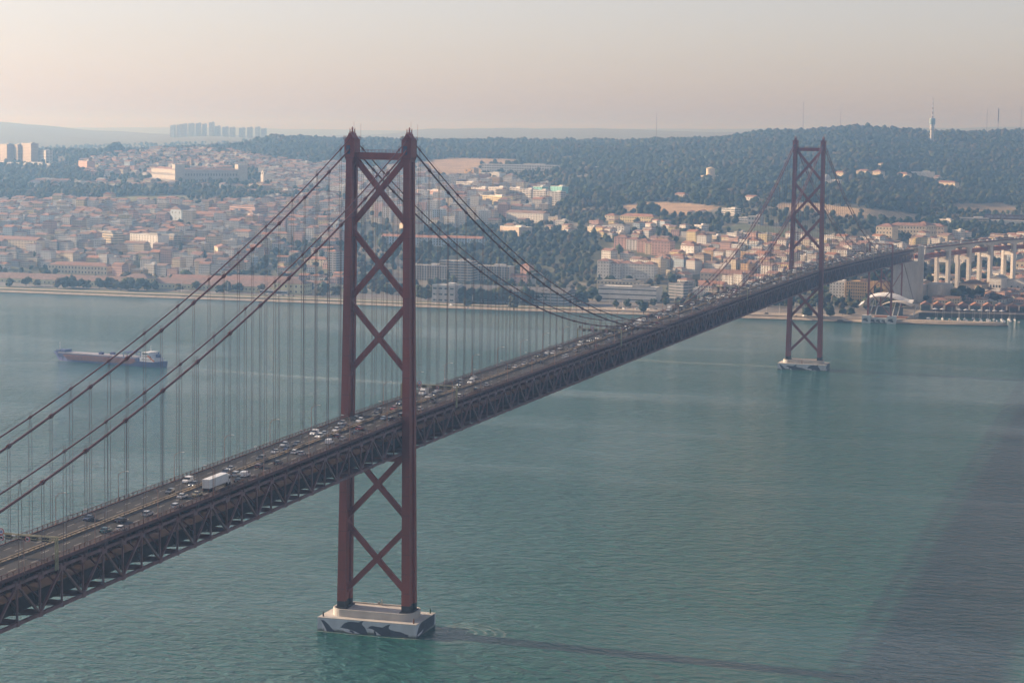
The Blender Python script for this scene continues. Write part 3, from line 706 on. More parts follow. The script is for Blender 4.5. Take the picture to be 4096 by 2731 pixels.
# ---- north side-span tower on four steel legs with dolphin painted footings
def north_bent():
    yb = L_+483.4; t = MB(); z1 = zb(yb); zf = 8.0
    t.box((0, 0, z1-.8), (25, 2.6, 1.4)); t.box((0, 0, zr(yb)+9.2), (24.5, 1.2, .9))
    o = t.build('side_tower', M['steel'], bridge, (0, yb, 0))
    for sx in (-1, 1):
        c = MB(); c.box((11.75*sx, 0, (zf+z1-1.5)/2), (2.0, 2.6, z1-1.5-zf)); c.box((11.75*sx, 0, (zr(yb)+8.75+z1-1.4)/2), (1.7, 2.2, zr(yb)+8.75-z1+1.3)); c.build('leg', M['steel'], o)
    hz = z1-1.5
    for a, c_ in ((zf+1, (zf+hz)/2), ((zf+hz)/2, hz)):
        q = MB(); q.beam((-10.7, 0, a), (10.7, 0, c_), .8, .9); q.beam((10.7, 0, a), (-10.7, 0, c_), .8, .9); q.build('cross_brace', M['steel'], o)
    for sx in (-1, 1):
        f = MB(); f.box((13*sx, 0, 3.4), (9, 9, 9)); g = f.build('footing', M['concrete_white'], o)
        q = MB(); q.xz([(13*sx-4.5+k[0]*.55-4.6, k[1]*.8+1.5) for k in D_ARCH], -4.56, -4.4); q.build('dolphin_mural', M['navy'], o)
    f = MB(); f.box((0, 1.5, 2.4), (17, 6, 6)); f.build('footing_wall', M['concrete_white'], o)
    for d in (-7, -1.5, 4):
        q = MB(); q.xz([(d+(k[0]-14)*.42, k[1]*.7+.6) for k in D_ARCH], -1.56, -1.4); q.build('dolphin_mural', M['navy'], o)
    # second steel bent behind
    y2 = 95.0; z2 = zb(yb+y2)
    q = MB()
    for sx in (-1, 1):
        q.box((11*sx, y2, (5+z2)/2), (1.6, 1.8, z2-5))
    q.box((0, y2, z2-.6), (23, 2.0, 1.2)); q.beam((-11, y2, 10), (11, y2, z2-8), .7, .8); q.beam((11, y2, 10), (-11, y2, z2-8), .7, .8)
    q.build('rear_bent', M['steel'], o)
    q = MB(); q.beam((11.3, y2+14, z2-1), (17, y2+66, z2-44), .5, .6); q.beam((-11.3, y2+14, z2-1), (-2, y2+66, z2-44), .5, .6); q.build('stay', M['steel_dark'], o)
north_bent()
# ------------------------------------------------------------------ vegetation meshes
import bmesh
def ico(sub=1):
    bm = bmesh.new(); bmesh.ops.create_icosphere(bm, subdivisions=sub, radius=1.0)
    v = np.array([x.co[:] for x in bm.verts]); f = np.array([[y.index for y in x.verts] for x in bm.faces]); bm.free(); return v, f
ICV, ICF = ico(2)                                   # 42 vertices
def raw_mesh(name, V, F, C, m, smooth=False):
    me = bpy.data.meshes.new(name); n = len(F); k = F.shape[1]
    me.vertices.add(len(V)); me.vertices.foreach_set('co', np.asarray(V, np.float32).ravel())
    me.loops.add(n*k); me.loops.foreach_set('vertex_index', np.asarray(F, np.int32).ravel())
    me.polygons.add(n); me.polygons.foreach_set('loop_start', np.arange(0, n*k, k, dtype=np.int32)); me.polygons.foreach_set('loop_total', np.full(n, k, np.int32))
    ca = me.color_attributes.new('Col', 'FLOAT_COLOR', 'POINT'); c = np.ones((len(V), 4), np.float32); c[:, :3] = C; ca.data.foreach_set('color', c.ravel())
    me.materials.append(m); me.update(); me.validate(); return me
M['leaf'] = mat('foliage', (1, 1, 1), 0.9, var=0.45, scale=0.35, attr=True)
M['leaf'].node_tree.nodes['Principled BSDF'].inputs['Specular IOR Level'].default_value = 0.15
M['bark'] = mat('bark', (0.09, 0.065, 0.045), 0.9)
def crown_data(seed, kind='round'):
    r = np.random.default_rng(seed); Vs, Fs, Cs = [], [], []; nb = 0
    n = 11 if kind != 'cypress' else 6
    for i in range(n):
        if kind == 'cypress': c = np.array((r.normal(0, .05), r.normal(0, .05), .2+i*.33)); s = np.array((.27, .27, .42))*(1.15-.75*i/n)
        elif kind == 'pine': a = r.uniform(0, 6.28); q = r.uniform(0, .75); c = np.array((q*math.cos(a), q*math.sin(a), 1.25+r.uniform(-.1, .15)-.2*q)); s = np.array((.42, .42, .22))*r.uniform(.8, 1.2)
        else: a = r.uniform(0, 6.28); q = r.uniform(.1, .68); z = r.uniform(.45, 1.5); q *= 1-.35*abs(z-.9); c = np.array((q*math.cos(a), q*math.sin(a), z)); s = np.array((.42, .42, .36))*r.uniform(.75, 1.25)
        V = ICV*r.uniform(.62, 1.32, (len(ICV), 1))*s + c
        Vs.append(V); Fs.append(ICF+nb); nb += len(V); g = r.uniform(.6, 1.35); Cs.append(np.tile(np.array((g*r.uniform(.85, 1.2), g, g*.95)), (len(V), 1)))
    k = 110; cen = np.concatenate(Vs); P = cen[r.integers(0, len(cen), k)]*r.uniform(.97, 1.08, (k, 1)); d1 = r.normal(0, .09, (k, 3)); d2 = r.normal(0, .09, (k, 3))
    Vs.append(np.stack([P, P+d1, P+d2], 1).reshape(-1, 3)); Fs.append(np.arange(3*k).reshape(-1, 3)+nb); Cs.append(np.repeat(r.uniform(.5, 1.6, (k, 1)), 3, 0).repeat(3, 1))
    return np.concatenate(Vs), np.concatenate(Fs), np.concatenate(Cs)
GREENS = {'dark green': (0.032, 0.048, 0.024), 'green': (0.05, 0.068, 0.028), 'olive': (0.078, 0.075, 0.03), 'light green': (0.085, 0.105, 0.035), 'brownish': (0.088, 0.066, 0.038)}
CROWNS = {}
def crown_mesh(kind, tint, var):
    key = (kind, tint, var)
    if key not in CROWNS:
        V, F, C = crown_data(hash((kind, var)) % 9999 if False else {'round': 10, 'pine': 40, 'cypress': 70}[kind]+var, kind)
        CROWNS[key] = raw_mesh('crown', V, F, C*np.array(GREENS[tint])*.8, M['leaf'])
    return CROWNS[key]
_b = MB(); _b.tube([(0, 0, -.4), (.02, 0, .3), (0, .02, .7), (0, 0, 1.0)], [.09, .07, .05, .02], 6); _b.tube([(0, 0, .45), (.3, .1, .9)], [.045, .015], 5); _b.tube([(0, 0, .5), (-.25, .2, .95)], [.04, .015], 5); _b.tube([(0, 0, .4), (.02, -.3, .85)], [.04, .015], 5)
TRUNK = _b.mesh('trunk', M['bark'])
def place_tree(x, y, z, r, kind, tint, var, label, group):
    o = empty({'round': 'tree', 'pine': 'stone_pine', 'cypress': 'cypress_tree'}[kind], (x, y, z), (x*7+y*3) % 6.28)
    tag(o, label, 'tree', group)
    sc = r if kind != 'cypress' else r*1.3
    c = link(bpy.data.objects.new('crown', crown_mesh(kind, tint, var))); c.parent = o; c.scale = (sc, sc, sc)
    t = link(bpy.data.objects.new('trunk', TRUNK)); t.parent = o; t.scale = (sc, sc, sc*(1.15 if kind == 'pine' else .8))
    return o

# ------------------------------------------------------------------ building kit
M['facade'] = facade_mat('painted_wall_with_windows', 2.9, 3.05)
M['facade_strip'] = facade_mat('wall_with_window_bands', 9.0, 3.3, (0.04, 0.96), (0.42, 0.82), (0.07, 0.09, 0.11))
M['facade_balcony'] = facade_mat('wall_with_balcony_shadow_bands', 7.0, 3.0, (0.12, 0.9), (0.45, 0.95), (0.10, 0.09, 0.085))
M['paint'] = mat('plain_wall_paint', (1, 1, 1), 0.85, var=0.12, scale=0.12, attr=True)
M['tile'] = mat('clay_roof_tiles', (1, 1, 1), 0.9, var=0.28, scale=0.25, attr=True)
M['glass'] = mat('window_glass', (0.045, 0.055, 0.07), 0.25, var=0.2)
WALLS = {'white': (0.70, 0.67, 0.61), 'cream': (0.64, 0.55, 0.40), 'pale yellow': (0.62, 0.52, 0.28), 'pink': (0.55, 0.35, 0.29), 'beige': (0.48, 0.40, 0.31), 'grey': (0.40, 0.39, 0.38), 'pale blue': (0.42, 0.50, 0.56), 'ochre': (0.50, 0.33, 0.15), 'turquoise': (0.22, 0.52, 0.48), 'brick': (0.30, 0.14, 0.08), 'yellow green': (0.54, 0.52, 0.32)}
ROOFS = {'terracotta': (0.265, 0.145, 0.108), 'faded red': (0.235, 0.155, 0.13), 'brown': (0.17, 0.11, 0.085), 'orange': (0.33, 0.16, 0.10), 'grey': (0.30, 0.29, 0.28), 'white': (0.62, 0.60, 0.57), 'dark': (0.12, 0.11, 0.11)}
def tf(pts, x, y, z, a): return [(x+rot2(p[0], p[1], a)[0], y+rot2(p[0], p[1], a)[1], z+p[2]) for p in pts]
def walls(b, x, y, z, w, d, h, a, base=-6.0):
    c = [(-w/2, -d/2), (w/2, -d/2), (w/2, d/2), (-w/2, d/2)]; vs = tf([(p[0], p[1], base) for p in c]+[(p[0], p[1], h) for p in c], x, y, z, a)
    fs, uv = [], []
    for i, ln in ((0, w), (1, d), (2, w), (3, d)):
        j = (i+1) % 4; fs.append((i, j, 4+j, 4+i)); n = max(1, round(ln/2.9))*2.9
        uv.append([(0, base), (n, base), (n, h), (0, h)])
    b.add(vs, fs, uv)
    b.add(tf([(p[0], p[1], h) for p in c], x, y, z, a), [(0, 1, 2, 3)])
def roof(b, x, y, z, w, d, h, a, kind, pitch=.42, over=.45):
    W, D = w/2+over, d/2+over; e = .12
    if kind == 'flat':
        for px, py, sx, sy in ((0, -d/2+.12, w, .25), (0, d/2-.12, w, .25), (-w/2+.12, 0, .25, d-.5), (w/2-.12, 0, .25, d-.5)):
            q = rot2(px, py, a); b.box((x+q[0], y+q[1], z+h+.35), (sx, sy, .68), a)
        q = rot2(w*.18, d*.1, a); b.box((x+q[0], y+q[1], z+h+1.25), (w*.28, d*.36, 2.46), a); return
    rh = min(W, D)*pitch
    if kind == 'hip':
        if W >= D: r = [(-(W-D), 0), (W-D, 0)]; vs = [(-W, -D, h+e), (W, -D, h+e), (W, D, h+e), (-W, D, h+e), (r[0][0], 0, h+e+rh), (r[1][0], 0, h+e+rh)]; fs = [(0, 1, 5, 4), (2, 3, 4, 5), (1, 2, 5), (3, 0, 4)]
        else: vs = [(-W, -D, h+e), (W, -D, h+e), (W, D, h+e), (-W, D, h+e), (0, -(D-W), h+e+rh), (0, D-W, h+e+rh)]; fs = [(1, 2, 5, 4), (3, 0, 4, 5), (0, 1, 4), (2, 3, 5)]
        b.add(tf(vs, x, y, z, a), fs + [(3, 2, 1, 0)])
    else:
        if kind == 'gable': vs = [(-W, -D, h+e), (W, -D, h+e), (W, D, h+e), (-W, D, h+e), (-W, 0, h+e+D*pitch), (W, 0, h+e+D*pitch)]; fs = [(0, 1, 5, 4), (2, 3, 4, 5), (1, 2, 5), (3, 0, 4), (3, 2, 1, 0)]
        else: vs = [(-W, -D, h+e), (W, -D, h+e), (W, D, h+e), (-W, D, h+e), (0, -D, h+e+W*pitch), (0, D, h+e+W*pitch)]; fs = [(1, 2, 5, 4), (3, 0, 4, 5), (0, 1, 4), (2, 3, 5), (3, 2, 1, 0)]
        b.add(tf(vs, x, y, z, a), fs)
_b = MB(); _b.box((0, 0, 0), (1, .1, 1)); WINDOW = _b.mesh('window', M['glass'])
_b = MB(); _b.col = (.5, .42, .36); _b.box((0, 0, 0), (1, .7, 2.2)); _b.col = (.3, .15, .1); _b.box((0, 0, 1.2), (1.2, .9, .2)); CHIMNEY = _b.mesh('chimney', M['paint'])
def windows(parent, w, d, h, cols, rows, ww, wh, side=None, y0=None, gap=None):
    """window parts on the front (-y) wall, and on one end wall when side is given"""
    fh = h/rows
    def one(lx, ly, lz, rz):
        o = link(bpy.data.objects.new('window', WINDOW)); o.parent = parent; o.location = (lx, ly, lz); o.rotation_euler = (0, 0, rz); o.scale = (ww, 1, wh)
    for r in range(rows):
        z = fh*(r+.5) if y0 is None else y0+r*(gap or fh)
        for c in range(cols): one(-w/2+w*(c+.5)/cols, -d/2-.02, z, 0)
        if side:
            n = max(1, int(round(cols*d/w)))
            for c in range(n): one(side*(w/2+.02), -d/2+d*(c+.5)/n, z, math.pi/2)
OCC = []                                            # footprints already taken
def occupy(x, y, r): OCC.append((x, y, r))
def building(name, label, cat, x, y, z, w, d, h, a, wall, rf, rkind, win=None, side=None, group=None, fac=None, pitch=.42, wsize=(1.2, 1.6), chim=0, over=.45, wy=None, occ=None):
    o = empty(name, (x, y, z), a); tag(o, label, cat, group)
    b = MB(); b.col = WALLS[wall]; walls(b, 0, 0, 0, w, d, h, 0); b.build('wall', fac or M['paint'], o)
    b = MB(); b.col = ROOFS[rf]; roof(b, 0, 0, 0, w, d, h, 0, rkind, pitch, over); ro = b.build('roof', M['tile'], o)
    if win: windows(o, w, d, h, win[0], win[1], wsize[0], wsize[1], side, wy)
    for k in range(chim):
        c = link(bpy.data.objects.new('chimney', CHIMNEY)); c.parent = ro; c.location = (w*(-.3+.6*k/max(1, chim-1)) if chim > 1 else w*.2, d*.12, h+min(w, d)*.5*pitch*.8+.6)
    n = max(1, int(w/d)); 
    for k in range(n):
        q = rot2(-w/2+w*(k+.5)/n, 0, a); occupy(x+q[0], y+q[1], (occ or (max(d, w/n)*.62+2)))
    return o
def scale_at(x, y): return FPX/PX/math.hypot(x-CX, y-CY)
def front(u, v, d, a):
    """centre of a building whose front foot stands at (u, v) on the land"""
    g = G(u, v); q = rot2(0, d/2, a); return g[0]+q[0], g[1]+q[1], g[2]
def lm(name, label, cat, u, v, wpx, hpx, d, a, wall, rf, rkind, **k):
    """landmark building sized by the metres it covers at its own distance"""
    a = R_(a); x, y, z = front(u, v, d, a); s = scale_at(x, y)
    azc = math.atan2(CX-x, -(CY-y)); vis = abs(math.cos(a-azc))            # foreshortening of the front wall
    w = wpx/s/max(.45, vis); return building(name, label, cat, x, y, z, w, d, hpx/s, a, wall, rf, rkind, **k)
# ------------------------------------------------------------------ landmark buildings of the far bank
# the long yellow rope-works by the river
def ropeworks():
    y0 = 1541; o = None
    def wing(x0, x1, yy, label, nwin):
        w = x1-x0; x = (x0+x1)/2
        building('rope_factory_wing', label, 'long building', x, yy+13, 4.2, w, 26, 6.2, R_(-.5), 'yellow green', 'faded red', 'gable', win=(nwin, 1), pitch=.46, wsize=(1.5, 1.7), occ=18)
    wing(-1190, -893, y0, 'very long low yellow hall with red tiled roof at the left edge behind riverside trees', 52)
    wing(-856, -700, y0+8, 'long low yellow hall with red roof between the two yellow pavilions', 32)
    building('pavilion', 'pale yellow two-storey pavilion with hipped red roof between the long red-roofed halls', 'pavilion', -874, y0+8, 4.2, 34, 22, 12, R_(-.5), 'pale yellow', 'faded red', 'hip', win=(5, 2), side=1, wsize=(1.7, 2.4))
    building('pavilion', 'yellow end pavilion with two window rows at the right end of the red-roofed hall', 'pavilion', -679, y0+8, 4.2, 38, 24, 12, R_(-.5), 'yellow green', 'brown', 'hip', win=(6, 2), side=1, wsize=(1.8, 2.3))
    building('rope_factory_hall', 'second long red roof rising just behind the right yellow riverside hall', 'long building', -775, y0+52, 5, 150, 24, 8.5, R_(-.5), 'pale yellow', 'terracotta', 'gable', win=(30, 1), pitch=.4, occ=16)
    building('rope_factory_hall', 'narrow cream hall with small central gable behind the second long red roof', 'long building', -745, y0+84, 6, 86, 12, 9.5, R_(-.5), 'cream', 'faded red', 'gable', win=(16, 1), occ=10)
ropeworks()
# the royal palace on the left ridge
def palace():
    x, y, z = at_range(401, 3960); a = R_(-46); s = scale_at(x, y); z -= 2
    o = empty('palace', (x, y, z), a); tag(o, 'huge pale stone palace with corner towers on the left ridge above a dark tree belt', 'palace')
    Lw, Le, D, H = 128, 118, 26, 25
    b = MB(); b.col = (0.42, 0.39, 0.35); walls(b, -Lw/2-7, D/2, 0, Lw, D, H, 0); b.build('west_front_wall', M['paint'], o)
    b = MB(); b.col = (0.42, 0.39, 0.35); walls(b, -D/2+7, Le/2+7, 0, D, Le, H, 0); b.build('east_front_wall', M['paint'], o)
    for (px, py) in ((0, 7), (0, Le+8)):
        b = MB(); b.col = (0.45, 0.42, 0.37); walls(b, px, py, 0, 18, 18, H+9, 0)
        for k in (-1, 1):
            for j in (-1, 1): b.box((px+k*8, py+j*8, H+10.5), (1.6, 1.6, 3), 0, .4)
        b.box((px, py, H+9.5), (18.8, 18.8, .9)); t = b.build('corner_tower', M['paint'], o)
        for k in range(4):
            for r_ in (6, 16, 26):
                q = link(bpy.data.objects.new('window', WINDOW)); q.parent = t; q.location = (px-6.6+4.4*k, py-9.03, r_); q.scale = (1.7, 1, 3.4)
    for r_ in (5.5, 16.5):
        for k in range(24):
            q = link(bpy.data.objects.new('window', WINDOW)); q.parent = o; q.location = (-Lw-7+Lw*(k+.5)/24, -.03, r_); q.scale = (2.1, 1, 4.2)
        for k in range(20):
            q = link(bpy.data.objects.new('window', WINDOW)); q.parent = o; q.location = (7.03, 16+(Le-12)*(k+.5)/20, r_); q.rotation_euler = (0, 0, math.pi/2); q.scale = (2.1, 1, 4.2)
    b = MB(); b.col = ROOFS['terracotta']; roof(b, -Lw/2-9, D/2, 0, Lw-4, D-3, H, 0, 'hip', .3, 0); b.build('roof', M['tile'], o)
    b = MB(); b.col = ROOFS['terracotta']; roof(b, -D/2+7, Le/2+10, 0, D-3, Le-16, H, 0, 'hip', .3, 0); b.build('roof', M['tile'], o)
    b = MB(); b.col = (.5, .47, .42); b.box((-Lw/2-7, -.25, 11.2), (Lw, .5, .7)); b.box((-Lw/2-7, -.25, H-.2), (Lw, .6, .9)); b.box((7.25, Le/2+7, 11.2), (.5, Le, .7)); b.box((7.25, Le/2+7, H-.2), (.6, Le, .9)); b.build('cornice', M['paint'], o)
    for q in ((-30, 10), (-70, 10), (-110, 10), (-6, 40), (-6, 80), (-6, 115)): r_ = rot2(*q, a); occupy(x+r_[0], y+r_[1], 26)
palace()
def tower_church():
    x, y, z = at_range(606, 3900); o = empty('bell_tower', (x, y, z), R_(-30)); tag(o, 'slim white church bell tower among dark trees below the white terraces', 'bell tower')
    b = MB(); b.col = WALLS['white']; b.box((0, 0, 8), (8, 8, 22)); b.box((0, 0, 21.5), (6.6, 6.6, 7)); b.build('shaft', M['paint'], o)
    b = MB(); b.col = (.5, .45, .38); b.lathe((0, 0, 25), [(3.6, 0), (3.4, 1.5), (2.2, 3.2), (.8, 4.2), (.5, 6), (.05, 8)], 10); b.build('dome', M['paint'], o)
    for a_ in range(4):
        q = link(bpy.data.objects.new('belfry_opening', WINDOW)); q.parent = o; q.location = (*rot2(0, -3.34, a_*math.pi/2), 21.5); q.rotation_euler = (0, 0, a_*math.pi/2); q.scale = (2, 1, 4)
    occupy(x, y, 10)
tower_church()
FS, FB, FC = M['facade_strip'], M['facade_balcony'], M['facade']
# left ridge
lm('tower_block', 'leftmost beige tower block of the slab group at the left edge', 'tower block', 8, 375, 22, 42, 16, -42, 'beige', 'grey', 'flat', fac=FC)
lm('tower_block', 'beige tower block second from the left on the left ridge', 'tower block', 32, 375, 23, 41, 16, -42, 'beige', 'grey', 'flat', fac=FC)
lm('tower_block', 'tallest beige tower block of the group on the left ridge', 'tower block', 60, 376, 30, 45, 16, -42, 'beige', 'grey', 'flat', fac=FC)
lm('apartment_block', 'white balconied apartment block right of the beige tower blocks', 'apartment block', 78, 374, 14, 26, 14, -42, 'white', 'white', 'flat', fac=FB)
lm('apartment_block', 'white apartment block with grid balconies at the right end of the tower group', 'apartment block', 97, 376, 22, 29, 14, -42, 'white', 'white', 'flat', fac=FB)
lm('long_hall', 'long low white hall in front of the beige tower blocks', 'hall', 50, 380, 120, 5, 14, -20, 'white', 'white', 'flat')
lm('apartment_block', 'pink ribbed apartment block beside pale green trees on the left ridge', 'apartment block', 190, 391, 25, 20, 16, -42, 'pink', 'grey', 'flat', win=(6, 5), wsize=(1.6, 1.5))
lm('long_hall', 'long beige hall with flat roof left of the palace', 'hall', 452, 402, 60, 8, 20, -40, 'cream', 'grey', 'flat', fac=FS)
# middle left
lm('institute_building', 'long pinkish institute with a dark window band in the middle of the left town', 'institute', 545, 497, 80, 23, 24, -30, 'pink', 'faded red', 'flat', fac=FS)
lm('gable_block', 'tall blank white gable block standing right of the pinkish institute', 'apartment block', 577, 516, 16, 24, 12, -38, 'white', 'faded red', 'gable2')
lm('monastery', 'long brick red convent with a white church front in the left town', 'convent', 460, 505, 82, 13, 18, -20, 'brick', 'terracotta', 'gable', fac=FC)
lm('church', 'pale green church front with pediment at the left end of the brick convent', 'church', 404, 509, 24, 26, 22, -28, 'pale blue', 'faded red', 'gable2', win=(3, 2), wsize=(1.6, 3))
lm('office_block', 'cream office block with strip windows above the riverside roofs on the left', 'office block', 222, 560, 72, 26, 16, -32, 'cream', 'grey', 'flat', fac=FS)
lm('office_block', 'white office block with square windows right of the cream strip-windowed one', 'office block', 330, 572, 62, 32, 18, -30, 'white', 'grey', 'flat', win=(10, 6), wsize=(1.8, 1.6))
lm('office_block', 'pale beige slab beside the white square-windowed office block', 'office block', 378, 572, 40, 30, 16, -30, 'beige', 'grey', 'flat', fac=FB)
lm('barracks', 'cream four-storey barracks with red roof cut by the left edge', 'barracks', 34, 575, 92, 24, 18, -14, 'cream', 'terracotta', 'gable', win=(14, 4), wsize=(1.8, 1.6))
lm('barracks', 'low cream range with red roof in front of the left edge barracks', 'barracks', 70, 589, 150, 8, 14, -10, 'cream', 'terracotta', 'gable', win=(18, 1), wsize=(1.8, 1.6))
lm('mansion', 'pale mansion with arched windows and red roof behind the leftmost yellow hall', 'mansion', 178, 630, 130, 19, 18, -3, 'cream', 'terracotta', 'hip', win=(18, 2), side=1, wsize=(1.5, 2.4), chim=3)
lm('apartment_block', 'tall striped high-rise with red hipped roof beside the near tower', 'high-rise', 762, 632, 19, 52, 18, -12, 'grey', 'orange', 'hip', fac=FB, side=None)
lm('villa', 'cream three-storey house with orange roof left of the striped high-rise', 'house', 724, 612, 50, 16, 14, -12, 'cream', 'orange', 'hip', win=(7, 3))
lm('apartment_block', 'sunlit cream terrace block stepping down towards the river left of the near tower', 'apartment block', 496, 590, 30, 22, 16, -58, 'cream', 'terracotta', 'hip', win=(5, 4), side=1)
lm('pier_restaurant', 'white glass-fronted riverside restaurant with flat roof by the promenade', 'restaurant', 628, 676, 62, 8, 10, -2, 'white', 'white', 'flat', win=(14, 1), wsize=(2.6, 2.4))
lm('pavilion', 'low white riverside house with pitched roof behind the trees left of the near tower', 'house', 715, 660, 90, 9, 14, -2, 'white', 'faded red', 'hip', win=(12, 1))
# behind the near tower and to its right
lm('school', 'long pale blue school with red roofs behind the near tower', 'school', 950, 563, 150, 17, 14, -6, 'pale blue', 'orange', 'gable', win=(24, 3), wsize=(1.4, 1.7), chim=2)
lm('school', 'right wing of the pale blue school with red roof', 'school', 1060, 566, 92, 17, 14, -4, 'pale blue', 'orange', 'gable', win=(14, 3), wsize=(1.4, 1.7))
lm('sunlit_house', 'sunlit cream block with red roof seen between the near tower legs', 'house', 930, 534, 25, 20, 22, -40, 'cream', 'orange', 'hip', win=(4, 3))
lm('ministry_building', 'long grey office building with rows of windows below the green hillside', 'office building', 980, 645, 92, 34, 18, -4, 'beige', 'white', 'flat', win=(16, 6), wsize=(1.6, 1.9))
lm('ministry_building', 'taller central block with white roof slab of the long grey office building', 'office building', 1045, 650, 72, 48, 22, -4, 'beige', 'white', 'flat', fac=FS)
lm('ministry_building', 'right wing of the long grey office building below the green hillside', 'office building', 1125, 646, 90, 34, 18, -4, 'beige', 'white', 'flat', win=(15, 6), wsize=(1.6, 1.9))
lm('exhibition_hall', 'long dark-roofed riverside hall with glass front right of the near tower', 'exhibition hall', 1165, 697, 260, 28, 40, -3, 'grey', 'dark', 'gable', fac=FS, pitch=.2, over=2)
lm('exhibition_hall', 'pale grey stepped block at the left end of the dark-roofed riverside hall', 'exhibition hall', 1018, 697, 52, 40, 24, -3, 'grey', 'white', 'flat', win=(4, 3), wsize=(4, 1.8))
lm('power_house', 'pink house with red roof and square tower above the riverside hall', 'house', 1180, 650, 60, 15, 14, -10, 'pink', 'orange', 'hip', win=(6, 2))
lm('tower_house', 'pink villa with square tower on the slope above the riverside hall', 'villa', 1205, 640, 20, 30, 10, -20, 'pink', 'orange', 'hip', win=(2, 4))
# hospital and white terraces on the slope
lm('hospital', 'very long white hospital slab with window grid below the forest ridge', 'hospital', 1192, 396, 172, 17, 18, -6, 'white', 'white', 'flat', win=(30, 3), wsize=(3.2, 2.2))
lm('hospital_wing', 'low white curved wing running right from the long white hospital', 'hospital wing', 1335, 392, 120, 7, 14, -6, 'white', 'white', 'flat', win=(16, 1), wsize=(3, 1.5))
lm('beige_block', 'square beige block left of the long white hospital', 'block', 1077, 405, 22, 17, 16, -20, 'ochre', 'grey', 'flat', win=(2, 2), wsize=(3, 3))
lm('campus_building', 'white campus building with curved front below the hospital', 'campus building', 1060, 437, 72, 17, 24, -28, 'white', 'white', 'flat', fac=FS)
lm('campus_building', 'wide low white campus building under the middle of the hospital', 'campus building', 1140, 424, 105, 10, 24, -10, 'white', 'white', 'flat', win=(18, 1), wsize=(2.4, 1.6))
lm('campus_building', 'white cube hall in front of the hospital centre', 'campus building', 1125, 409, 44, 11, 20, -20, 'white', 'white', 'flat')
lm('apartment_block', 'pink apartment block with white parapet right of the near tower', 'apartment block', 982, 460, 50, 22, 18, -34, 'pink', 'white', 'flat', win=(8, 4), wsize=(2, 1.4))
for k, (u, v, w, h) in enumerate(((1110, 460, 40, 28), (1150, 463, 42, 32), (1190, 463, 38, 30), (1218, 466, 34, 30), (1250, 470, 36, 32), (1284, 472, 38, 30))):
    n = ('first', 'second', 'third', 'fourth', 'fifth', 'sixth')[k]
    lm('apartment_block', f'{n} from the left of six white balconied blocks under the hospital slope', 'apartment block', u-12, v, w*.8, h, 15, -34+k*3, 'white', 'white', 'flat', fac=FB, group='white balconied blocks under the hospital')
lm('apartment_block', 'left turquoise apartment tower at the edge of the green slope', 'apartment block', 1234, 462, 21, 32, 14, -30, 'turquoise', 'white', 'flat', win=(3, 7))
lm('apartment_block', 'right turquoise apartment tower, sunlit, at the edge of the green slope', 'apartment block', 1277, 454, 26, 25, 14, -38, 'turquoise', 'white', 'flat', win=(4, 6))
lm('apartment_block', 'sunlit yellow block with long balcony bands below the white terraces', 'apartment block', 1126, 474, 52, 23, 18, -44, 'pale yellow', 'white', 'flat', fac=FB)
lm('apartment_block', 'long white block with gable ends on the lower slope right of the near tower', 'apartment block', 1205, 512, 84, 22, 16, -22, 'white', 'faded red', 'gable', win=(14, 4), chim=4)
lm('white_hall', 'pale church hall with flat roof beside dark trees', 'church', 1170, 540, 44, 18, 22, -40, 'beige', 'white', 'flat')
# right of centre
lm('school', 'long cream school with wide red hipped roof below the dry field', 'school', 1462, 512, 76, 14, 16, -20, 'pale yellow', 'orange', 'hip', win=(14, 2), wsize=(1.8, 2))
lm('school', 'small cream school pavilion with red pyramid roof left of the long cream school', 'school', 1400, 508, 22, 12, 14, -20, 'cream', 'orange', 'hip', win=(3, 2))
lm('apartment_block', 'white block with blue glass balconies below the cream school', 'apartment block', 1408, 538, 50, 18, 16, -18, 'white', 'grey', 'flat', win=(7, 3), wsize=(2.4, 1.5))
for u, v, w, h, c, n in ((1425, 572, 30, 26, 'pink', 'left pink end house'), (1452, 576, 28, 24, 'white', 'white balconied house'), (1475, 582, 24, 27, 'pink', 'narrow pink house'), (1494, 586, 26, 25, 'cream', 'cream house'), (1517, 588, 42, 33, 'pink', 'large pink house at the right end')):
    lm('row_house', f'{n} of the row on the wooded slope', 'row house', u, v, w, h, 15, -14, c, 'terracotta', 'hip', win=(max(3, int(w/7)), 5), side=1, wsize=(1.5, 1.5), group='pink and white row on the tree slope')
lm('villa', 'white three-storey house with brown mansard roof right of the pink row', 'house', 1578, 594, 30, 28, 14, -32, 'white', 'terracotta', 'hip', win=(4, 4), side=1)
lm('villa', 'salmon pink square house right below the pink row', 'house', 1525, 598, 26, 14, 12, -20, 'pink', 'faded red', 'flat', win=(4, 2))
for k, u in enumerate((1385, 1410, 1436, 1462, 1488)):
    n = ('leftmost', 'second', 'middle', 'fourth', 'rightmost')[k]
    lm('apartment_block', f'{n} of five joined white blocks with red roofs above the riverside museum', 'apartment block', u, 645, 27, 38 if k else 44, 14, -8, 'white', 'terracotta', 'hip', win=(4, 6), side=1, wsize=(1.2, 1.3), group='five joined white blocks')
lm('museum', 'wide white riverside museum with horizontal bands and dark ground floor', 'museum', 1440, 694, 132, 34, 26, -3, 'white', 'grey', 'flat', win=(22, 3), wsize=(3.4, 1.2))
lm('museum', 'cream upper storey block behind the banded riverside museum', 'museum', 1420, 680, 100, 34, 16, -3, 'cream', 'grey', 'flat', win=(12, 1), wsize=(1.8, 1.6), wy=15)
lm('office_block', 'grey angular office with white frame right of the riverside museum', 'office block', 1552, 692, 34, 40, 18, -24, 'grey', 'dark', 'flat', fac=FS)
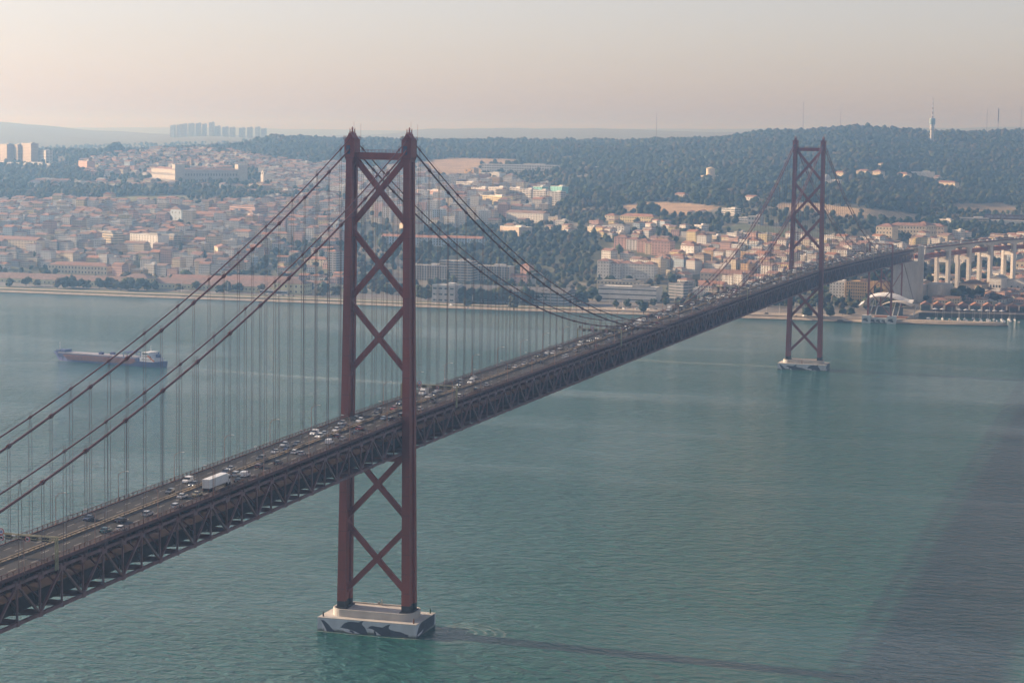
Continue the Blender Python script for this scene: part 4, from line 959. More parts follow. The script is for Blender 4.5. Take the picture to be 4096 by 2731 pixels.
lm('white_house', 'low white flat house with one blue window right of the angular office', 'house', 1590, 688, 36, 22, 16, -4, 'white', 'white', 'flat', win=(1, 1), wsize=(4, 4))
lm('factory', 'long ochre factory with small windows and red roof behind the bridge cables', 'factory', 1662, 650, 108, 20, 20, -8, 'beige', 'terracotta', 'gable', win=(12, 2), wsize=(1.6, 1.8))
lm('warehouse', 'cream warehouse with stepped chimneys right of the white flat house', 'warehouse', 1628, 668, 60, 14, 16, -14, 'cream', 'orange', 'gable', win=(6, 1), chim=4)
lm('office_block', 'white glazed low building by the bridge deck', 'office block', 1690, 690, 80, 16, 16, -4, 'white', 'white', 'flat', fac=FS)
# upper right
lm('technical_building', 'white concrete frame building beside the green meadow', 'building', 1732, 518, 28, 20, 14, -10, 'grey', 'white', 'flat', win=(4, 2), wsize=(3, 3))
lm('technical_building', 'low white roofed building left of the concrete frame building', 'building', 1700, 512, 34, 9, 14, -10, 'white', 'white', 'flat', fac=FS)
lm('villa', 'left of two white villas in the trees above the meadow', 'villa', 1585, 495, 12, 9, 10, -10, 'white', 'terracotta', 'hip', win=(3, 2))
lm('villa', 'right of two white villas in the trees above the meadow', 'villa', 1612, 494, 14, 9, 10, -10, 'white', 'terracotta', 'hip', win=(3, 2))
lm('office_block', 'white banded office in the trees above the concrete frame building', 'office block', 1672, 495, 30, 15, 14, -30, 'white', 'white', 'flat', fac=FS)
lm('villa', 'white villa with gable on the wooded slope left of the far tower', 'villa', 1722, 461, 22, 8, 12, -30, 'white', 'terracotta', 'gable', win=(4, 1), occ=24)
lm('villa', 'cream manor with red roof in the woods above the dry field', 'manor', 1558, 457, 28, 10, 14, -30, 'beige', 'terracotta', 'hip', win=(6, 2), occ=26)
lm('hospital', 'left wing of the cream hospital with red roofs right of the far tower', 'hospital', 2030, 548, 36, 27, 20, -18, 'cream', 'terracotta', 'hip', win=(5, 3), wsize=(1.8, 2.4))
lm('hospital', 'long middle range of the cream hospital with red roofs', 'hospital', 2082, 545, 82, 25, 18, -12, 'cream', 'terracotta', 'hip', win=(12, 3), wsize=(1.8, 2.4), chim=3)
lm('hospital', 'right corner block of the cream hospital, tallest front', 'hospital', 2110, 552, 32, 34, 24, -30, 'cream', 'terracotta', 'hip', win=(4, 3), side=1, wsize=(1.8, 2.8))
lm('hospital', 'rear right wing of the cream hospital in shade', 'hospital', 2146, 548, 40, 27, 18, -12, 'beige', 'terracotta', 'hip', win=(6, 3), wsize=(1.8, 2.4))
lm('apartment_block', 'white apartment block right behind the side span deck', 'apartment block', 2016, 588, 34, 28, 14, -10, 'white', 'white', 'flat', win=(5, 5))
lm('long_hall', 'low white hall at the foot of the forest near the banner', 'hall', 2230, 512, 70, 10, 18, -6, 'beige', 'white', 'flat', fac=FS)
lm('villa', 'white flat pavilion in the trees left of the banner hall', 'house', 2168, 512, 30, 7, 10, -30, 'white', 'white', 'flat', win=(4, 1))
lm('forest_lodge', 'white low roofed lodge high in the woods on the right', 'lodge', 2115, 405, 56, 9, 14, -6, 'white', 'white', 'flat', occ=24)
for u, v, w, n in ((1925, 402, 22, 'pale palace with white tower in the woods right of the far tower'), (2012, 400, 20, 'red-roofed chapel house in the woods'), (2070, 405, 26, 'red-roofed cottage group in the middle of the right woods'), (1980, 398, 26, 'pinkish manor with white gable in the woods'), (2170, 425, 44, 'wide red-roofed villa in the right woods')):
    lm('manor', n, 'manor', u, v+6, w, 11, 14, -30, 'cream', 'terracotta', 'hip', win=(4, 2), occ=30)
# under the bridge on the north bank
lm('brick_office', 'orange brick cube office behind the far tower', 'office block', 1966, 693, 46, 44, 30, -8, 'ochre', 'brown', 'flat', win=(9, 6), side=-1, wsize=(1.3, 2))
lm('white_office', 'white glazed slab left of the orange brick cube', 'office block', 1922, 690, 34, 40, 22, -8, 'white', 'white', 'flat', win=(5, 6))
lm('brick_house', 'low orange brick building right of the brick cube', 'building', 2010, 672, 46, 22, 20, -8, 'ochre', 'brown', 'flat', win=(7, 2))

def dome_building():
    x, y, z = at_range(1632, 4100); o = empty('water_tower', (x, y, z-2), 0); tag(o, 'round white tower on a stepped base standing in the woods left of the far tower', 'round tower')
    b = MB(); b.col = WALLS['cream']; b.box((-4, 0, 3), (30, 22, 14), R_(-30)); b.build('base_building', M['facade'], o)
    b = MB(); b.col = WALLS['cream']; b.lathe((0, 0, 9), [(9, 0), (9, 2), (8.2, 2.1), (8.2, 13), (8.8, 13.2), (8.8, 14), (2, 16.5), (.1, 17)], 20); b.build('drum', M['paint'], o); occupy(x+6, y-14, 30)
    x, y, z = G(1911, 425); o = empty('observatory', (x, y, z), 0); tag(o, 'pale domed observatory in the woods beside the far tower', 'observatory')
    b = MB(); b.col = WALLS['white']; b.box((0, 0, 4), (30, 14, 12), R_(-15)); b.build('wall', M['paint'], o)
    b = MB(); b.col = (.45, .45, .46); b.lathe((-10, 0, 9), [(7, 0), (7, 3), (6.2, 6), (3.6, 9), (.2, 10)], 16); b.build('dome', M['paint'], o); occupy(x+6, y-12, 30)
    for u, n in ((1232, 'left'), (1468, 'right')):
        g = G(u, 652); b = MB()
        for k in range(12):
            a0, a1 = math.pi*k/12, math.pi*(k+1)/12; b.beam((10*math.cos(a0), 0, 10*math.sin(a0)+4), (10*math.cos(a1), 0, 10*math.sin(a1)+4), 1.6, 1.6, (0, 1, 0))
        b.box((0, 0, 2), (21.6, 3, 8)); b.col = (.6, .5, .42)
        tag(b.build('arch', M['concrete'], None, tuple(g)), f'{n} pale half-round arch standing behind the riverside buildings', 'arch')
dome_building()

# radio tower and masts on the forest hill
M['mast'] = mat('lattice_mast', (0.22, 0.16, 0.15), 0.6)
def radio_tower():
    g = G(2140, 326); s = scale_at(g[0], g[1]); z0 = g[2]-6; o = empty('radio_tower', (g[0], g[1], z0)); tag(o, 'white concrete radio tower with blue-grey pod and striped mast on the forest hill', 'radio tower')
    def hz(v): return (326-v)/s+6
    b = MB(); b.lathe((0, 0, 0), [(5.2, 0), (4.2, hz(301)), (4.2, hz(298))], 14); b.build('shaft', M['concrete_white'], o)
    b = MB(); b.lathe((0, 0, 0), [(4.3, hz(300)), (6, hz(298)), (6, hz(294)), (4.6, hz(293.8)), (4.6, hz(290)), (6, hz(289.8)), (6, hz(288)), (4.6, hz(287.6)), (4.6, hz(286))], 14); b.build('platform', M['concrete_white'], o)
    b = MB(); b.lathe((0, 0, 0), [(5.5, hz(287.6)), (7.2, hz(286)), (7.2, hz(276)), (6.4, hz(274)), (4, hz(273.6))], 16); b.build('pod', mat('pod_glass', (0.22, 0.33, 0.36), 0.4), o)
    for k in range(9):
        b = MB(); a, c = hz(274-k*5.0), hz(274-(k+1)*5.0); r = 2.2-.16*k; b.lathe((0, 0, 0), [(r, a), (r-.1, c)], 8); b.build('mast_section', M['sign_white'] if k % 2 else M['mast'], o)
radio_tower()
for u, vb, vt, r, lab in ((1844, 305, 236, .9, 'tall thin lattice mast on the forest crest left of the far tower top'), (2266, 303, 252, .8, 'thin mast right of the radio tower, left one of the right edge group'), (2292, 302, 251, 1.6, 'thicker dark antenna mast near the right edge'), (2344, 305, 247, .8, 'thin mast at the right edge of the forest crest'), (1930, 300, 254, .5, 'faint thin mast right of the far tower top'), (1507, 330, 262, .6, 'faint thin mast above the forest ridge between the two bridge towers')):
    g = G(u, vb+6); s = scale_at(g[0], g[1]); h = (vb-vt)/s+8; b = MB()
    for k in range(3):
        a = k*2.094; b.tube([(r*math.cos(a), r*math.sin(a), -3), (r*.5*math.cos(a), r*.5*math.sin(a), h)], .14, 4)
    n = 24
    for i in range(n):
        z0, z1 = h*i/n, h*(i+1)/n
        for k in range(3):
            a, c = k*2.094, (k+1)*2.094; q0, q1 = r*(1-.5*z0/h), r*(1-.5*z1/h); b.beam((q0*math.cos(a), q0*math.sin(a), z0), (q1*math.cos(c), q1*math.sin(c), z1), .16, .16)
    if r > 1.2: b.box((0, 0, h*.72), (2.4, 2.4, h*.5), 0, .9)
    tag(b.build('lattice_mast', M['mast'], None, (g[0], g[1], g[2])), lab, 'mast', 'masts on the forest crest')

# far suburb on the horizon at the left
FARB = ((398, 304, 288, 14), (412, 305, 287, 12), (424, 304, 285, 14), (440, 305, 284, 16), (456, 305, 283.5, 14), (470, 306, 285, 10), (486.5, 306, 281.5, 13), (500, 308, 290, 14), (518, 309, 292, 16), (534, 310, 293, 14), (556, 311, 294, 16), (574, 312, 293, 14), (592, 313, 292, 12), (606, 315, 296, 14))
for k, (u, vb, vt, w) in enumerate(FARB):
    x, y, z = at_range(u, 9300+40*(k % 3)); s = scale_at(x, y); top = CZ+math.hypot(x-CX, y-CY)*ray(u, vt)[2]/math.hypot(*ray(u, vt)[:2])
    b = MB(); b.col = WALLS['beige' if k % 3 else 'cream']; walls(b, 0, 0, 0, w/s*.66, 22, top-z, 0, -25); b.box((w/s*.2, 0, top-z+1.5), (w/s*.3, 8, 3))
    nm = ('first','second','third','fourth','fifth','sixth','tallest','eighth','ninth','tenth','eleventh','twelfth','thirteenth','last')[k]
    tag(b.build('tower_block', M['facade'], None, (x, y, z)), f'{nm} hazy tower block from the left in the far suburb on the horizon', 'tower block', 'hazy tower blocks on the horizon')
# ------------------------------------------------------------------ ordinary houses of the town
ZONES = [  # outline, share built, style
 ([(190,404),(180,376),(270,352),(400,346),(520,346),(640,370),(720,384),(720,393),(600,396),(540,404),(470,398),(420,406)], .55, 'villa'),
 ([(600,398),(700,388),(790,388),(830,395),(830,440),(790,448),(700,436),(640,432)], .8, 'terrace'),
 ([(-350,464),(230,470),(300,480),(520,472),(770,456),(790,470),(790,560),(640,560),(600,600),(560,640),(330,640),(-350,640)], .8, 'town'),
 ([(640,560),(790,560),(790,650),(640,660)], .42, 'villa'),
 ([(800,400),(960,402),(1090,420),(1260,440),(1270,474),(1240,500),(1180,520),(960,525),(800,520)], .6, 'block'),
 ([(1180,520),(1260,510),(1390,516),(1500,516),(1660,540),(1650,560),(1430,560),(1350,538),(1160,540)], .42, 'villa'),
 ([(1370,600),(1560,596),(1560,640),(1370,650)], .5, 'town'),
 ([(1560,600),(1600,556),(1680,548),(1850,560),(2010,560),(2080,576),(2080,612),(1900,640),(1830,690),(1640,690),(1560,670)], .86, 'town'),
 ([(1500,545),(1640,540),(1690,552),(1600,560),(1540,575)], .5, 'villa'),
 ([(2080,560),(2200,548),(2950,560),(2950,600),(2240,610),(2080,620)], .5, 'town'),
 ([(2100,650),(2250,625),(2950,612),(2950,690),(2300,700),(2150,705)], .85, 'shed'),
 ([(2020,385),(2200,400),(2200,430),(2040,420)], .06, 'villa'), ([(420,424),(600,430),(760,440),(760,456),(600,452)], .25, 'villa'),
 ([(60,420),(420,416),(420,428),(60,436)], .3, 'shed'), ([(1300,326),(1560,345),(1560,420),(1420,400)], .015, 'villa'),
]
TOWN = []
def gen_town():
    parts = []
    for th, x0, x1 in ((R_(-8), -3200, -560), (R_(-28), -560, 1400)):
        ss, tt = np.meshgrid(np.arange(-215, 215), np.arange(-70, 160)); ss, tt = ss.ravel(), tt.ravel()
        k = (ss+tt*3) % 8 != 7; ss, tt = ss[k], tt[k]; cs = ss*17.2; ct = (tt//2)*41.0+(tt % 2)*14.6
        warp = 22*np.sin(cs/260+1)+14*np.sin(ct/190); X = -900+cs*math.cos(th)-(ct+warp)*math.sin(th); Y = 3000+cs*math.sin(th)+(ct+warp)*math.cos(th)
        k = (X > x0) & (X < x1) & (Y > 1640) & (Y < 5600); parts.append((X[k], Y[k], ss[k], tt[k], np.full(k.sum(), math.degrees(th))))
    X, Y, ss, tt, ANG = (np.concatenate(q) for q in zip(*parts))
    blk = np.floor(ss/8)*7.13+np.floor(tt/2)*3.71
    X = X+rng.uniform(-.6, .6, len(X)); Y = Y+rng.uniform(-.6, .6, len(X)); Z = land_z(X, Y); uv = project(np.stack([X, Y, Z], -1))
    k = (uv[:, 0] > -360) & (uv[:, 0] < 2950) & (uv[:, 1] > 300); X, Y, Z, uv, blk, ANG = X[k], Y[k], Z[k], uv[k], blk[k], ANG[k]
    st = np.full(len(X), -1); pr = np.zeros(len(X))
    for i, (poly, p, s) in enumerate(ZONES): m = inpoly(uv[:, 0], uv[:, 1], poly); st[m] = i; pr[m] = p
    oc = np.array(OCC)
    for i in np.nonzero(st >= 0)[0]:
        gap = (math.sin(blk[i]*12.9898)*43758.5453) % 1
        if rng.random() > pr[i]*(1.0 if gap < .86 else .35): continue
        style = ZONES[st[i]][2]; x, y, z = X[i], Y[i], Z[i]
        if np.any((oc[:, 0]-x)**2+(oc[:, 1]-y)**2 < (oc[:, 2]+8)**2): continue
        a = R_(ANG[i]+(3 if style in ('town', 'block', 'terrace') else 14)*math.sin(blk[i]*.7)+rng.normal(0, 1.5))
        if y < 1760: a = R_(-8+rng.normal(0, 6))
        if style == 'villa': w, d, fl = rng.uniform(10, 17), rng.uniform(9, 13), rng.choice([2, 2, 3])
        elif style == 'terrace': w, d, fl = rng.uniform(15.5, 17.1), rng.uniform(11, 14), rng.choice([4, 5])
        elif style == 'block': w, d, fl = rng.uniform(14, 17.1), rng.uniform(11.5, 14.4), rng.choice([3, 4, 5, 6, 7])
        elif style == 'shed': w, d, fl = rng.uniform(14, 17.1), rng.uniform(12, 14.4), rng.choice([1, 2, 2])
        else: w, d, fl = rng.uniform(13.5, 17.1), rng.uniform(11, 14.2), rng.choice([2, 3, 3, 4, 4, 5, 6], p=[.08, .16, .2, .2, .18, .13, .05])
        wall = rng.choice(['white', 'cream', 'pale yellow', 'pink', 'beige', 'grey', 'pale blue', 'ochre'], p=[.45, .17, .05, .10, .11, .06, .04, .02])
        if style == 'terrace': wall = 'white'
        rk = rng.choice(['hip', 'gable', 'gable2', 'flat'], p=[.16, .48, .10, .26] if style != 'block' else [.15, .1, .1, .65])
        if style == 'shed': rk = rng.choice(['gable', 'gable2', 'hip'])
        rf = rng.choice(['terracotta', 'faded red', 'brown', 'orange'], p=[.42, .28, .15, .15]) if rk != 'flat' else rng.choice(['white', 'grey', 'faded red'])
        if style == 'shed': rf = rng.choice(['brown', 'faded red', 'terracotta', 'grey'])
        if style == 'terrace': rf = 'white' if rk == 'flat' else 'faded red'
        TOWN.append(dict(x=x, y=y, z=z, w=w, d=d, h=fl*3.05+.4, fl=int(fl), a=a, wall=str(wall), rf=str(rf), rk=str(rk), u=uv[i, 0], v=uv[i, 1], style=style, s=scale_at(x, y)))
gen_town()
NUMW = {1: 'single', 2: 'two', 3: 'three', 4: 'four', 5: 'five', 6: 'six', 7: 'seven'}
ORD = ['first', 'second', 'third', 'fourth', 'fifth', 'sixth', 'seventh', 'eighth', 'ninth', 'tenth', 'eleventh', 'twelfth', 'thirteenth', 'fourteenth', 'fifteenth', 'sixteenth', 'seventeenth', 'eighteenth', 'nineteenth', 'twentieth'] + [f'{n}{"st" if n%10==1 else "nd" if n%10==2 else "rd" if n%10==3 else "th"}' for n in range(21, 400)]
REFS = [(34, 575, 'left edge barracks'), (178, 630, 'arched mansion'), (222, 560, 'cream strip-windowed office'), (330, 572, 'white square-windowed office'), (460, 505, 'brick convent'), (545, 497, 'pinkish institute'), (577, 516, 'blank white gable block'), (762, 632, 'striped high-rise'), (496, 590, 'sunlit cream terrace'), (401, 430, 'stone palace'), (606, 430, 'white bell tower'), (950, 563, 'pale blue school'), (1045, 650, 'grey office building'), (1192, 396, 'long white hospital'), (1126, 474, 'yellow balconied block'), (1462, 512, 'long cream school'), (1480, 580, 'pink row'), (1578, 594, 'mansard house'), (1436, 645, 'five joined white blocks'), (1440, 694, 'riverside museum'), (1662, 650, 'long ochre factory'), (1850, 600, 'far tower legs'), (2082, 545, 'cream red-roofed hospital'), (2016, 588, 'white block behind the deck'), (2150, 640, 'concrete viaduct pillars'), (2240, 690, 'marina sheds'), (190, 391, 'pink ribbed block'), (1966, 693, 'orange brick cube')]
def where(u, v):
    d = [((u-r[0])**2+(2.2*(v-r[1]))**2, r) for r in REFS]; r = min(d, key=lambda q: q[0])[1]
    dx, dy = u-r[0], v-r[1]
    s = ('left of' if dx < 0 else 'right of') if abs(dx) > 1.6*abs(dy) else ('behind' if dy < 0 else 'in front of')
    return f'{s} the {r[2]}'
def uniquify(items, key='base'):
    """adds counting words where several items would read alike"""
    g = {}
    for it in items: g.setdefault(it[key], []).append(it)
    for k, lst in g.items():
        lst.sort(key=lambda t: t['u'])
        for i, it in enumerate(lst):
            it['label'] = k if len(lst) == 1 else ('leftmost ' if i == 0 else 'rightmost ' if i == len(lst)-1 else ORD[i]+'-from-left ')+k
RFW = {'hip': 'hipped', 'gable': 'pitched', 'gable2': 'gabled', 'flat': 'flat'}
TOWN.sort(key=lambda t: -(t['w']+t['d'])*t['h']*t['s']**2*(1 if -5 < t['u'] < 2357 else 0))
NH = 300; big = TOWN[:NH]
for t in big:
    rf = 'flat-roofed' if t['rk'] == 'flat' else f"{t['rf'].split()[-1]}-{RFW[t['rk']]}"
    t['base'] = f"{rf.replace('-', ' ') + ' roofed' if rf != 'flat-roofed' else rf} {t['wall']} {NUMW[t['fl']]}-storey {'block' if t['fl'] > 3 else 'house'} {where(t['u'], t['v'])}"
uniquify(big)
for i, t in enumerate(big):
    nw = None; fac = M['facade']
    if i < 110 and t['fl'] <= 6: nw = (max(3, int(t['w']/3.2)), t['fl']); fac = None
    building('town_house' if t['fl'] <= 3 else 'apartment_block', t['label'], 'house' if t['fl'] <= 3 else 'apartment block', t['x'], t['y'], t['z'], t['w'], t['d'], t['h'], t['a'], t['wall'], t['rf'], t['rk'], group='houses of the hillside town', fac=fac, win=nw, side=1 if nw else None, chim=1 if t['rk'] != 'flat' else 0)
bw, br = MB(), MB()
for t in TOWN[NH:]:
    bw.col = WALLS[t['wall']]; walls(bw, t['x'], t['y'], t['z'], t['w'], t['d'], t['h'], t['a'])
    br.col = ROOFS[t['rf']]; br.mi = 0; roof(br, t['x'], t['y'], t['z'], t['w'], t['d'], t['h'], t['a'], t['rk'], .32)
    occupy(t['x'], t['y'], max(t['w'], t['d'])*.5)
n = len(bw.v); br.f = [[k+n for k in f] for f in br.f]; bw.v += br.v; bw.f += br.f; bw.c += br.c; bw.m += [1]*len(br.m); bw.u += br.u
o = bw.build('distant_town', [M['facade'], M['tile']]); tag(o, 'dense mass of small distant houses with red roofs covering the hills', 'distant houses', kind='stuff')
# ------------------------------------------------------------------ trees
TREES = []
def gen_trees():
    def sample(poly, n_per, share, rmin, rmax, kinds, ymax=6000):
        us = [p[0] for p in poly]; vs = [p[1] for p in poly]
        g = ground_at([min(us), max(us), min(us), max(us)], [max(vs), max(vs), min(vs)+1, min(vs)+1])
    step = 11.0; X, Y = np.meshgrid(np.arange(-3200, 1500, step), np.arange(1530, 5900, step)); X = X.ravel(); Y = Y.ravel()
    X = X+rng.uniform(-4.5, 4.5, len(X)); Y = Y+rng.uniform(-4.5, 4.5, len(X)); Z = land_z(X, Y); uv = project(np.stack([X, Y, Z], -1))
    k = (uv[:, 0] > -360) & (uv[:, 0] < 2950); X, Y, Z, uv = X[k], Y[k], Z[k], uv[k]
    p = np.full(len(X), .05)
    zn = np.zeros(len(X), bool)
    for poly, q, s in ZONES:
        m = inpoly(uv[:, 0], uv[:, 1], poly); zn |= m; p[m] = .22 if s in ('villa', 'block') else .10
    p[~zn] = .42
    for poly, q in GROVES: p[inpoly(uv[:, 0], uv[:, 1], poly)] = q
    for poly in FOREST: p[inpoly(uv[:, 0], uv[:, 1], poly)] = .97
    for poly, c in FIELDS: p[inpoly(uv[:, 0], uv[:, 1], poly)] = .004
    off = np.hypot(X-CX, Y-CY)-shore_range(np.arctan2(X-CX, Y-CY)); p[(off < 120)] = 0
    p[(np.hypot(X-CX, Y-CY) > 6400)] *= .3
    p *= np.where((np.sin(X/90+.3*np.sin(Y/40))*np.sin(Y/75)+.5*np.sin(X/31+2)+.25*np.sin(Y/23)) > .95, .12, 1)      # clearings
    keep = rng.random(len(X)) < p
    X, Y, Z, uv = X[keep], Y[keep], Z[keep], uv[keep]
    big_ = np.zeros(len(X), bool)
    for poly in FOREST: big_ |= inpoly(uv[:, 0], uv[:, 1], poly)
    oc = np.array(OCC); cell = {}
    for j, o_ in enumerate(oc): cell.setdefault((int(o_[0]//40), int(o_[1]//40)), []).append(j)
    for i in range(len(X)):
        cx, cy = int(X[i]//40), int(Y[i]//40); bad = False
        for a in (-1, 0, 1):
            for b_ in (-1, 0, 1):
                for j in cell.get((cx+a, cy+b_), ()):
                    if (oc[j, 0]-X[i])**2+(oc[j, 1]-Y[i])**2 < (oc[j, 2]+(4.5 if big_[i] else 2.2))**2: bad = True
        if bad: continue
        TREES.append((X[i], Y[i], Z[i], rng.choice([3.6, 4.6, 5.6, 6.6, 8.2])*rng.uniform(.85, 1.15) if big_[i] else rng.uniform(3.2, 6.8), uv[i, 0], uv[i, 1]))
gen_trees()
TREES.sort(key=lambda t: -(t[3]/math.hypot(t[0]-CX, t[1]-CY))*(1 if -5 < t[4] < 2357 else 0))
TL = []
# rows of riverside trees, placed where the photo shows them
for (u, v, r, tint) in ((22,652,5,'green'),(60,651,6,'dark green'),(84,650,4,'olive'),(132,656,6,'brownish'),(150,655,7,'dark green'),(166,655,7,'dark green'),(182,656,6,'dark green'),(198,656,5,'olive'),(228,657,6,'dark green'),(246,656,7,'dark green'),(262,657,6,'brownish'),(278,661,7,'olive'),(300,660,7.5,'olive'),(318,661,7,'dark green'),(338,660,6.5,'dark green'),(356,659,5,'dark green'),(412,663,5,'olive'),(430,655,9,'light green'),(450,660,5,'green'),(505,666,5,'dark green'),(522,664,6,'olive'),(545,665,6,'dark green'),(560,660,5,'dark green'),(600,667,5,'olive'),(655,658,9,'dark green'),(690,672,5,'green'),(705,672,5,'light green'),(735,682,5,'olive'),(748,676,6,'green'),(770,680,6,'olive'),
                        (968,686,7,'green'),(985,690,6,'dark green'),(1005,686,8,'dark green'),(1040,694,6,'olive'),(1062,695,9,'dark green'),(1085,694,8,'dark green'),(1110,697,9,'dark green'),(1135,697,8,'dark green'),(1160,698,9,'olive'),(1185,698,8,'dark green'),(1212,700,9,'dark green'),(1240,699,8,'dark green'),(1262,700,8,'dark green'),(1290,699,7,'dark green'),(1312,697,7,'green'),(1180,708,6,'olive'),(1075,706,5,'olive'),(1335,698,7,'dark green'),(1360,690,7,'dark green'),
                        (1415,705,4,'green'),(1440,705,4,'green'),(1470,704,4,'dark green'),(1500,703,4,'green'),(1530,703,4,'green'),(1478,716,6,'dark green'),(1563,712,6,'dark green'),(1590,708,7,'olive'),(1620,708,7,'green'),(1700,728,6,'dark green'),(1855,727,7,'dark green'),(1906,727,6,'dark green'),(1935,724,4,'dark green'),(1955,724,4,'dark green'),(1570,690,8,'light green'),(1545,650,6,'dark green'),
                        (2095,690,5,'dark green'),(2120,694,5,'dark green'),(2200,696,8,'olive'),(2215,690,8,'dark green'),(2232,692,7,'olive'),(2250,688,7,'dark green'),(2172,640,8,'dark green'),(2190,642,9,'dark green'),(2210,648,8,'dark green'),(2180,660,6,'olive'),(2262,655,8,'dark green'),(2285,695,6,'brownish'),(2320,640,8,'dark green')):
    g = G(u, v+(7 if u < 640 and u != 430 else 0)); TL.append(dict(x=g[0], y=g[1], z=g[2], r=r*1.15, kind='round', tint=tint, u=u, v=v))
for u, v, r in ((232,604,6),(80,600,6),(415,600,11),(470,610,9),(745,516,9),(1600,668,6),(1625,668,6),(1376,660,7),(1932,690,6),(1950,692,6)): g = G(u, v); TL.append(dict(x=g[0], y=g[1], z=g[2], r=r*.8, kind='cypress', tint='dark green', u=u, v=v))
for u, v, r in ((262,356,15),(275,355,16),(250,357,12),(515,334,9),(560,329,10),(592,326,11),(1476,492,12),(1490,494,10),(1505,494,10)): g = G(u, v); TL.append(dict(x=g[0], y=g[1], z=g[2], r=r, kind='round' if v > 340 else 'pine', tint='dark green', u=u, v=v))
nt = 290-len(TL)
for t in TREES[:nt]:
    kind = 'cypress' if rng.random() < .06 else 'round'
    TL.append(dict(x=t[0], y=t[1], z=t[2], r=t[3], kind=kind, tint=str(rng.choice(list(GREENS), p=[.4, .25, .17, .08, .1])), u=t[4], v=t[5]))
for t in TL: t['base'] = f"{t['tint'] if t['kind'] != 'cypress' else 'narrow dark'} {dict(round='round tree', cypress='cypress', pine='umbrella pine')[t['kind']]} {where(t['u'], t['v'])}"
uniquify(TL)
for i, t in enumerate(TL): place_tree(t['x'], t['y'], t['z'], t['r'], t['kind'], t['tint'], i % 5, t['label'], 'trees of the riverside and hillside gardens')
def woodland(lst, name, label):
    vs = []
    for s in range(6):
        r = np.random.default_rng(100+s); P, F = [], []; nb = 0
        for q in range(2):
            V = ico1*r.uniform(.6, 1.3, (len(ico1), 1))*np.array((.75, .75, .6)); V[:, 2] += .55+.25*q; V[:, :2] += r.uniform(-.35, .35, 2)*q; P.append(V); F.append(icf1+nb); nb += len(V)
        vs.append((np.concatenate(P), np.concatenate(F)))
    Vs, Fs, Cs = [], [], []; nb = 0; tint = np.array(list(GREENS.values()))*.6
    for i, t in enumerate(lst):
        V, F = vs[i % 6]; a = (i*2.4) % 6.28; c, s = math.cos(a), math.sin(a); r = t[3]
        W = np.stack([V[:, 0]*c-V[:, 1]*s, V[:, 0]*s+V[:, 1]*c, V[:, 2]], -1)*np.array((r, r, r*rng.uniform(.85, 1.35))) + np.array(t[:3])
        Vs.append(W); Fs.append(F+nb); nb += len(W)
        w_ = .5+.5*math.sin(t[0]/130+t[1]/210+1.5*math.sin(t[1]/90)); pr = np.array([.52-.38*w_, .25, .10+.12*w_, .03+.08*w_, .06+.22*w_]); pr = np.maximum(pr, .01); pr /= pr.sum()
        Cs.append(np.tile(tint[rng.choice(5, p=pr)]*rng.uniform(.8, 1.2), (len(W), 1))*rng.uniform(.85, 1.15, (len(W), 1)))
    me = raw_mesh(name, np.concatenate(Vs), np.concatenate(Fs), np.concatenate(Cs), M['leaf']); o = link(bpy.data.objects.new(name, me)); tag(o, label, 'woodland', kind='stuff')
ico1, icf1 = ico(1)
woodland(TREES[nt:], 'woodland', 'dark green woodland covering the hill and filling gaps between the houses')
print([t['label'] for t in TL+big if len(t['label'].split())>16][:9]); print('town', len(TOWN), 'trees', len(TREES), len(TL))
# ------------------------------------------------------------------ anchorage and viaduct on the north bank
def P_(u, v, y):                                     # point on the line of sight lying in the plane Y = y
    r = ray(u, v); t = (y-CY)/r[1]; return CX+r[0]*t, y, CZ+r[2]*t
def q3(x, y): return (3380+x/3.285)/PX, (900+y/3.285)/PX
def anchorage():
    o = empty('bridge_anchorage', (0, 1713, 4)); tag(o, 'huge pale concrete anchorage block where the steel deck meets the viaduct', 'anchorage')
    ya = 1713; zt = zb(ya)-1.0-4
    b = MB(); b.prism([(-17, 4), (13, 4), (13, 60), (-17, 60)], 0, zt, [(-15, 14), (13, 14), (13, 60), (-15, 60)]); b.build('anchor_block', M['concrete'], o)
    b = MB(); b.box((16.2, 12, (zr(ya)+1)/2), (6.2, 9, zr(ya)-2)); b.box((-14, 14, (zr(ya)+1)/2), (5, 9, zr(ya)-2.5)); b.build('portal_pillar', M['concrete'], o)
    b = MB(); b.prism([(24, 18), (41, 10), (50, 16), (50, 46), (24, 46)], 0, 23.5); b.build('side_block', M['concrete'], o)
    b = MB(); b.prism([(19.4, 6), (23.9, 22), (23.9, 40), (19.4, 40)], 0, 22); b.build('curved_wall', M['concrete'], o)
anchorage()
VI = [(8, 1765), (31, 1822), (50, 1878), (71, 1930), (96, 1975), (124, 2012), (160, 2050), (215, 2095), (290, 2140)]
def vz(i): return zr(1745) + min(i, 4)*1.0 + max(0, i-4)*.5
